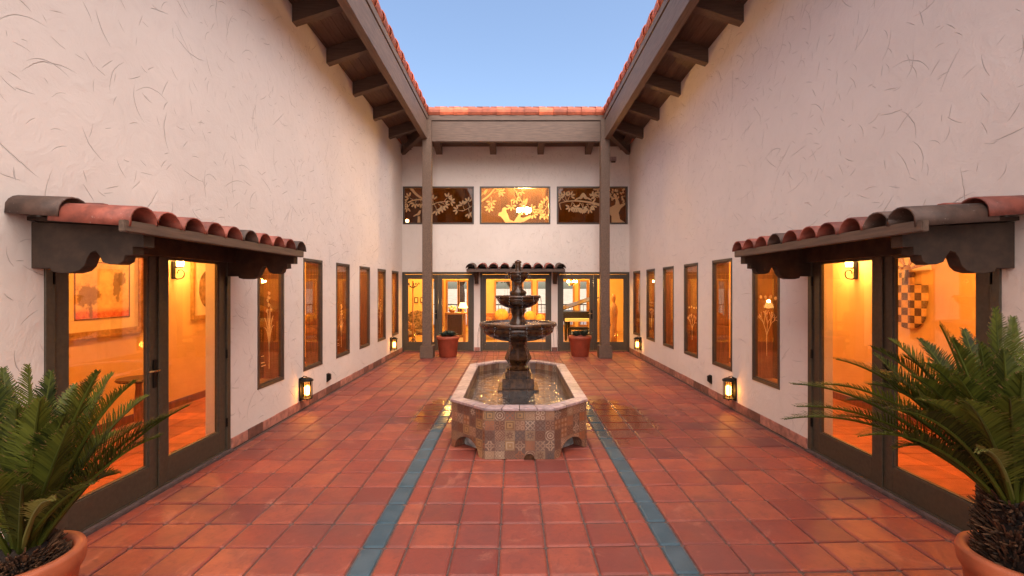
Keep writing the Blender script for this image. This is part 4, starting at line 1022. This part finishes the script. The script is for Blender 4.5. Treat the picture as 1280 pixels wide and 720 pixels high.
picture('framed_painting', -1, 4.90, 6.08, 1.16, 2.28, 'gilt framed painting of dark trees over a red field, seen through the left doors', art_trees, .085)
picture('framed_print', -1, 6.98, 7.75, 1.25, 2.22, 'gilt framed oval print on the orange wall past the sconce', art_oval, .07)
def sconce(sx, y, z, label):
    t = thing('wall_sconce', (sx*5.019, y, z), label, 'sconce', 'scrolled iron sconces in the corridors'); X = 5.018
    b = MB(sx); b.box(X-.02, X, y-.035, y+.035, z-.10, z+.16, .006); b.build('backplate', IRON, t)
    pts = []
    for k in range(17): a = -pi/2+k*2*pi*.75/16; rr = .075-.0018*k; pts.append((X-.11-rr*cos(a)*.9, y, z-.02+rr*sin(a)))
    b = MB(sx); b.tube([(X-.01, y, z-.06), (X-.06, y, z-.10)]+pts, .008, 8); b.tube([(X-.16, y, z+.07), (X-.04, y, z+.07)], .01, 8); b.build('scroll_arm', IRON, t, smooth=True)
    b = MB(sx); b.lathe([(.042, z+.08), (.052, z+.23)], (X-.11, y, 0), 18); b.build('glass_shade', emit("sconce shade", (1, .72, .34), 9), t, smooth=True)
    lamp('sconce_light', (sx*(X-.19), y, z+.17), 42, WARM2, t, .05)
sconce(-1, 6.62, 1.98, 'scrolled iron sconce lit beside the oval print')
sconce(1, 6.74, 1.98, 'scrolled iron sconce lit left of the checkered shield')
# checkered shield with a fan crest
S = thing('checkered_shield', (5.018, 5.79, 1.24), 'carved checkered shield with a fan crest hanging on the right orange wall', 'shield')
def checker():
    m, nt, bs = newmat("burnt checker wood"); v = coords(nt); ck = nt.nodes.new("ShaderNodeTexChecker"); ck.inputs["Scale"].default_value = 10.4; ck.inputs[1].default_value = (.62, .38, .13, 1); ck.inputs[2].default_value = (.06, .022, .01, 1)
    mp = nt.nodes.new("ShaderNodeMapping"); mp.inputs["Location"].default_value = (.5, .0, .03); nt.links.new(v, mp.inputs[0]); nt.links.new(mp.outputs[0], ck.inputs[0])
    n = noise(nt, v, 14, 4); nt.links.new(mixc(nt, E(nt, n.outputs[0]).ss(.45, .75)*.5, ck.outputs[0], (.25, .12, .04)), bs.inputs["Base Color"]); bs.inputs["Roughness"].default_value = .55; return m
CHK = checker()
b = MB(); sh = [(6.05, 1.80), (6.06, 1.62), (6.02, 1.46)]+[(5.79+.24*cos(a), 1.44+.21*sin(a)) for a in [-pi*k/14 for k in range(15)]]+[(5.56, 1.46), (5.52, 1.62), (5.53, 1.80)]
b.prism(sh, 'x', 4.955, 4.985); b.build('shield_board', CHK, S, bevel=.008)
b = MB(); b.prism([(5.72, 1.80), (5.72, 1.95), (5.93, 1.95), (5.93, 1.80)], 'x', 4.96, 4.985); b.build('neck_block', CHK, S, bevel=.006)
for k in range(9):
    b = MB(); a0, a1 = pi*k/9+.02, pi*(k+1)/9-.02; b.prism([(5.80+.09*cos(a0), 1.96+.09*sin(a0)*.9), (5.80+.33*cos(a0), 1.96+.22*sin(a0)), (5.80+.33*cos(a1), 1.96+.22*sin(a1)), (5.80+.09*cos(a1), 1.96+.09*sin(a1)*.9)], 'x', 4.945, 4.975)
    b.build('crest_feather', MIDW if k % 2 else MATB, S, bevel=.004)
b = MB(); b.tube([(4.95, 5.80, 1.98), (4.935, 5.80, 1.80)], .02, 8); b.build('crest_handle', DARKW, S)
for sx, lb in ((-1, 'tall dark bookcase in the corridor behind the etched lily window'), (1, 'tall dark bookcase in the corridor behind the etched coral window')):
    t = thing('bookcase', (sx*4.86, 9.2, .005), lb, 'bookcase', 'dark bookcases in the corridors')
    b = MB(sx); b.box(4.985, 5.015, 8.45, 9.95, .11, 2.15); b.build('back_panel', DARKW, t)
    for y in (8.45, 9.92): b = MB(sx); b.box(4.70, 4.984, y, y+.03, .006, 2.15); b.build('side_panel', DARKW, t)
    for k in range(6): b = MB(sx); z = .1+k*.40; b.box(4.70, 4.984, 8.481, 9.919, z, z+.03); b.build('shelf', DARKW, t)
    for k in range(4):
        b = MB(sx); y = 8.52
        while y < 9.8:
            w = R(.03, .06); h = R(.2, .32); b.col = R(0, 1)
            if R(0, 1) < .8: b.box(4.74+R(0, .03), 4.95, y, y+w-.004, .131+k*.40, .131+k*.40+h)
            y += w
        o = b.build('books', BOOKS, t); o['kind'] = 'stuff'
# chest with dog-legged stand seen low inside left doors
def side_chair(x, y, rz, label, cat='chair', fab=None, tuft=True, s=1.0):
    t = thing('armchair', (x, y, .006), label, cat, rz=rz)
    FB = fab
    def bb(nm, mat, fn, **k):
        b = MB(); fn(b); b2 = b; L = WLOC[t.name]; WLOC[t.name] = Vector((0, 0, 0)); o = b2.build(nm, mat, t, **k); WLOC[t.name] = L; return o
    bb('seat', FB, lambda b: b.box(-.3, .3, -.3, .28, .30, .46, .05), smooth=True)
    def back(b):
        n = 10; b.prism([(-.29, .44), (.29, .44), (.31, .9), (.2, 1.0), (0, 1.04), (-.2, 1.0), (-.31, .9)], 'y', .20, .32)
    bb('backrest', FB, back, bevel=.03)
    for sx in (-1, 1):
        bb('armrest', MIDW, lambda b: b.tube([(sx*.31, .26, .72), (sx*.33, 0, .68), (sx*.32, -.22, .66), (sx*.32, -.25, .44)], .022, 8), smooth=True)
        for yy in (-.25, .26): bb('leg', MIDW, lambda b: b.tube([(sx*.27, yy, .32), (sx*.28, yy*1.02, .16), (sx*.26, yy*1.1, 0)], [.026, .022, .016], 8), smooth=True)
    return t
BROC = M("brown brocade", (.20, .115, .05), .8, var=.7, scale=16); GOLDF = M("gold cushion cloth", (.62, .36, .07), .8, var=.2); RUST = M("rust upholstery", (.34, .13, .05), .85, var=.3)
side_chair(-2.98, 14.15, .5, 'brocade armchair with curved wooden legs behind the far left door', fab=BROC)
side_chair(-3.28, 13.55, 1.9, 'brown armchair seen side on at the far left door edge', fab=BROC)
# small furniture just inside left corridor: slender stand
t = thing('pedestal_stand', (-4.3, 5.15, .005), 'slim turned wooden stand on the corridor floor inside the left doors', 'stand')
b = MB(); b.lathe([(.05, .0), (.055, .03), (.03, .06), (.035, .2), (.05, .4), (.03, .62), (.035, .7)], (-4.3, 5.15, .005), 16); b.build('turned_leg', MIDW, t, smooth=True)
b = MB(); b.lathe([(.2, .7), (.21, .715), (.2, .73)], (-4.3, 5.15, .005), 24); b.build('stand_top', DARKW, t)

# ------------------------------------------------------------------ great room furniture
t = thing('coat_stand', (-2.98, 13.2, .006), 'tall wooden coat stand with curved hooks behind the far left door', 'coat stand')
b = MB(); b.tube([(-2.98, 13.2, .0), (-2.98, 13.2, 1.95)], .022, 10); b.build('pole', MIDW, t, smooth=True)
for k in range(5):
    a = 2*pi*k/5; b = MB(); b.tube([(-2.98, 13.2, 1.75), (-2.98+.1*cos(a), 13.2+.1*sin(a), 1.80), (-2.98+.17*cos(a), 13.2+.17*sin(a), 1.90), (-2.98+.2*cos(a), 13.2+.2*sin(a), 1.86)], .013, 8); b.build('hook', DARKW, t, smooth=True)
for k in range(4):
    a = 2*pi*k/4+.4; b = MB(); b.tube([(-2.98, 13.2, .3), (-2.98+.15*cos(a), 13.2+.15*sin(a), .1), (-2.98+.24*cos(a), 13.2+.24*sin(a), .02)], .015, 8); b.build('foot', DARKW, t, smooth=True)
for dx, lb in ((0, 'small dark framed picture left of its twin beside the coat stand'), (.22, 'small dark framed picture right of its twin beside the coat stand')):
    X = -3.52+dx; t = thing('small_picture', (X, 16.19, 1.35), lb, 'picture'); b = MB(); b.box(X-.07, X+.07, 16.165, 16.198, 1.22, 1.42, .004); b.build('frame', DARKW, t); b = MB(); b.box(X-.04, X+.04, 16.158, 16.164, 1.25, 1.39); b.build('print', MATB, t)
t = thing('console_cabinet', (-1.86, 14.2, .006), 'dark panelled console cabinet behind the doors left of centre', 'cabinet')
b = MB(); b.box(-2.18, -1.54, 14.0, 14.45, .93, .985, .006); b.build('cabinet_top', MIDW, t)
b = MB(); b.box(-2.10, -1.66, 14.06, 14.42, .30, .93, .004); b.build('dark_panel', DARKW, t)
for x in (-2.15, -1.58):
    b = MB(); b.box(x-.04, x+.04, 14.03, 14.11, .0, .93, .004); b.build('leg', MIDW, t)
b = MB(); b.box(-2.10, -1.62, 14.05, 14.40, .22, .29, .004); b.build('shelf', MIDW, t)
t = thing('white_flowers', (-1.98, 14.2, .99), 'bunch of white flowers in a low bowl on the console cabinet', 'flowers')
b = MB(); b.lathe([(.05, 0), (.11, .05), (.12, .08)], (-1.98, 14.2, .985), 18); b.build('bowl', MIDW, t)
for k in range(12): b = MB(); b.blob((-1.98+R(-.12, .12), 14.2+R(-.1, .1), 1.10+R(-.03, .08)), R(.03, .05), 8, 6, .1); b.build('blossom', MATB, t)
t = thing('table_lamp', (-1.62, 14.25, .985), 'small lit lamp with pale shade on the console cabinet', 'lamp')
b = MB(); b.lathe([(.07, 0), (.03, .03), (.045, .1), (.02, .16)], (-1.64, 14.25, .986), 16); b.build('base', BRASS, t, smooth=True)
b = MB(); b.lathe([(.15, .14), (.09, .30)], (-1.64, 14.25, .986), 20, cap=False); b.build('lamp_shade', emit("lamp shade glow", (1, .66, .25), 2.2), t, smooth=True)
lamp('table_light', (-1.64, 14.25, 1.33), 30, WARM2, t, .05)
t = thing('sofa', (0.05, 15.6, .006), 'rust upholstered sofa behind the centre doors', 'sofa')
b = MB(); b.box(-1.1, 1.15, 15.3, 16.1, .15, .45, .05); b.build('seat', RUST, t); b = MB(); b.box(-1.1, 1.15, 15.95, 16.25, .4, .86, .08); b.build('backrest', RUST, t)
for x in (-1.22, 1.27): b = MB(); b.box(x-.13, x+.13, 15.3, 16.2, .12, .64, .06); b.build('armrest', RUST, t)
for k, (x, z, r, lb) in enumerate(((-.48, .82, .24, 'large round gold cushion on the sofa left of the fountain column'), (.52, .78, .2, 'gold square cushion on the sofa right of the fountain column'), (.86, .70, .17, 'smaller gold cushion at the right end of the sofa'), (-.95, .62, .15, 'rust round cushion at the left end of the sofa'))):
    t = thing('cushion', (x, 15.75, .46), lb, 'cushion'); b = MB(); b.blob((x, 15.78, z), (r, .09, r*.9), 18, 12, .02); o = b.build('cushion_body', GOLDF if k < 3 else RUST, t, smooth=True)
    b = MB(); b.tube([(x+r*.93*cos(2*pi*q/20), 15.78, z+r*.84*sin(2*pi*q/20)) for q in range(21)], .012, 6); b.build('piping', MIDW, t, smooth=True)
t = thing('grand_piano', (1.95, 15.4, .006), 'black grand piano with raised lid behind the doors right of centre', 'piano')
BLK = M("black lacquer", (.012, .009, .007), .32, var=.2)
pl = [(1.55, 14.9), (1.55, 16.0), (1.7, 16.35), (2.0, 16.3), (2.15, 15.9), (2.5, 15.55), (2.6, 15.2), (2.6, 14.9)]
b = MB(); b.prism(pl, 'z', .66, .97); b.build('case', BLK, t, bevel=.01)
b = MB(); b.add([(1.57, 14.95, 1.02), (1.57, 16.3, 1.04), (2.75, 16.1, 1.45), (2.75, 14.95, 1.42), (1.57, 14.95, 1.045), (1.57, 16.3, 1.065), (2.75, 16.1, 1.475), (2.75, 14.95, 1.445)], [(0,1,2,3), (4,5,6,7), (0,1,5,4), (1,2,6,5), (2,3,7,6), (3,0,4,7)]); b.build('lid', BLK, t)
b = MB(); b.tube([(2.45, 15.2, .97), (2.6, 15.2, 1.38)], .012, 8); b.build('lid_prop', BLK, t)
b = MB(); b.box(1.62, 2.55, 14.72, 14.9, .66, .76, .006); b.build('keyboard', MATB, t)
for x, y in ((1.66, 15.0), (2.5, 15.0), (1.9, 16.15)): b = MB(); b.lathe([(.03, 0), (.045, .05), (.05, .4), (.065, .66)], (x, y, .006), 12); b.build('leg', BLK, t, smooth=True)
t = thing('piano_bench', (2.0, 14.35, .006), 'dark bench in front of the grand piano', 'bench')
b = MB(); b.box(1.68, 2.3, 14.2, 14.5, .44, .52, .02); b.build('seat', BLK, t)
for x in (1.72, 2.26):
    for y in (14.24, 14.46): b = MB(); b.box(x-.025, x+.025, y-.025, y+.025, .006, .44); b.build('leg', BLK, t)
t = thing('wood_sculpture', (2.93, 13.6, .006), 'tall carved honey wood figure behind the far right door', 'sculpture')
b = MB(); b.lathe([(.15, 0), (.16, .05), (.11, .1)], (2.93, 13.6, .006), 16); b.build('base', DARKW, t)
b = MB(); b.lathe([(.09, .1), (.10, .35), (.08, .6), (.095, .85), (.12, 1.05), (.10, 1.2), (.05, 1.29), (.045, 1.33), (.07, 1.40), (.075, 1.47), (.05, 1.54), (.01, 1.57)], (2.93, 13.6, .006), 20, lambda t_, i, z: 1+.12*sin(2*t_+z*3)); b.build('carved_body', MIDW, t, smooth=True)
t = thing('framed_print', (3.22, 16.15, 1.6), 'pale print in a wide mat hanging over the fireplace at far right', 'picture')
b = MB(); b.box(3.02, 3.34, 16.15, 16.198, 1.42, 2.25, .004); b.build('frame', GILT, t); b = MB(); b.box(3.05, 3.31, 16.142, 16.149, 1.45, 2.22); b.build('mat_board', MATB, t); b = MB(); b.box(3.10, 3.26, 16.135, 16.141, 1.65, 2.05); b.build('print', BROC, t)
t = thing('fire_screen', (3.2, 15.6, .006), 'black iron fire screen behind the carved figure', 'fire screen')
b = MB(); b.box(3.0, 3.33, 15.58, 15.62, .45, 1.12, .004); b.build('screen', IRON, t); b = MB(); b.box(2.97, 3.36, 15.55, 15.65, .30, .45, .004); b.build('base', MIDW, t)

def chandelier(c, r, n, label, power, bs):
    t = thing('chandelier', c, label, 'chandelier'); x, y, z = c
    b = MB(); b.tube([(x, y, z), (x, y, min(zc(y)-.02, z+1.2))], .012, 8); b.lathe([(.03, z-.10), (.07, z-.05), (.04, z+.02), (.03, z+.12)], (x, y, 0), 16); b.build('stem', BRASS, t, smooth=True)
    for k in range(n):
        a = 2*pi*k/n; ex, ey = x+r*cos(a), y+r*sin(a)
        b = MB(); b.tube([(x, y, z), (x+r*.5*cos(a), y+r*.5*sin(a), z-.1), (ex, ey, z-.02)], .009, 8); ar = b.build('arm', BRASS, t, smooth=True)
        b = MB(); b.blob((ex, ey, z+.03), (bs, bs, bs*1.25), 12, 8); b.build('bulb', BULB, ar, smooth=True)
    lamp('chandelier_light', (x, y, z+.03), power, WARM2, t, r*.7)
p = at(655, 264, 13.5); chandelier((p.x, p.y, p.z), .16, 6, 'glowing chandelier seen through the middle clerestory window', 800, .06)
p = at(712, 355, 15.0); chandelier((p.x, 14.4, 1.93), .14, 5, 'low crystal chandelier glowing above the piano bench', 45, .03)
p = at(509, 276, 13.5)
t = thing('upper_sconce', (p.x, p.y, p.z), 'bare bright bulb in the lower corner of the left clerestory window', 'sconce')
b = MB(); b.blob(p[:], .05, 12, 8); b.build('bulb', BULB, t, smooth=True); b = MB(); b.box(p.x-.04, p.x+.04, p.y-.04, p.y+.04, p.z-.9, p.z-.05, .004); b.build('stand', BRASS, t)
lamp('upper_light', (p.x, p.y+.12, p.z+.05), 14, WARM2, t, .04)
for x, y in ((-3.2, 14.9), (-1.5, 13.6), (0, 13.7), (1.5, 13.6), (3.2, 14.7), (0, 16.9), (-2.4, 17.2), (2.4, 17.2)):  # pendants added to brighten the great room, not known fixtures
    t = thing('added_pendant', (x, y, 3.0), 'added brass pendant lamp brightening the great room', 'lamp', 'added brass pendant lamps in the great room')
    b = MB(); b.tube([(x, y, 3.05), (x, y, zc(y)-.02)], .006, 6); b.build('cord', IRON, t); b = MB(); b.lathe([(.03, 3.06), (.09, 2.96), (.095, 2.94)], (x, y, 0), 18, cap=False); b.build('lamp_shade', BRASS, t, smooth=True)
    b = MB(); b.blob((x, y, 2.95), .04, 12, 8); b.build('bulb', BULBA, t, smooth=True); lamp('added_pendant_bulb', (x, y, 2.88), 62, (1.0, .58, .14), t, .05)

# ------------------------------------------------------------------ outside the garden windows
t = thing('terrace_railing', (0, 20.0, 0), 'dark terrace railing seen through the garden windows of the great room', 'railing')
b = MB(); b.box(-6, 6, 19.98, 20.02, 1.0, 1.04); b.build('top_rail', IRON, t); b = MB(); b.box(-6, 6, 19.985, 20.015, .1, .13); b.build('bottom_rail', IRON, t)
for k in range(90): x = -5.9+k*.133; b = MB(); b.box(x-.008, x+.008, 19.99, 20.01, .13, 1.0); b.build('baluster', IRON, t)
def tree(x, y, h, r, label):
    t = thing('oak_tree', (x, y, 0), label, 'tree', 'oak trees beyond the terrace')
    b = MB(); b.tube([(x, y, -.1), (x+.1, y, h*.3), (x, y+.1, h*.6)], [.22, .16, .08], 10)
    for k in range(5): a = R(0, 6.28); b.tube([(x+.05, y, h*.4), (x+r*.5*cos(a), y+r*.5*sin(a), h*.65)], [.08, .03], 6)
    b.build('trunk', DARKW, t)
    b = MB()
    for k in range(1600):
        d = Vector((R(-1, 1), R(-1, 1), R(-1, 1)));
        if d.length > 1: continue
        p = Vector((x, y, h*.7))+Vector((d.x*r, d.y*r, d.z*r*.7))+Vector((sin(k)*.2, 0, 0)); s = R(.08, .16); a = Vector((R(-1, 1), R(-1, 1), R(-1, 1))).normalized(); c = a.orthogonal().normalized()
        b.col = R(0, 1); b.add([(p-a*s)[:], (p+c*s*.5)[:], (p+a*s)[:], (p-c*s*.5)[:]], [(0, 1, 2, 3)])
    b.build('crown', LEAF, t, fixn=False)
tree(-0.2, 25, 4.2, 1.5, 'leafy oak tree beyond the terrace behind the centre doors')
tree(-3.2, 27, 4.6, 1.5, 'leafy oak tree beyond the terrace behind the left doors')
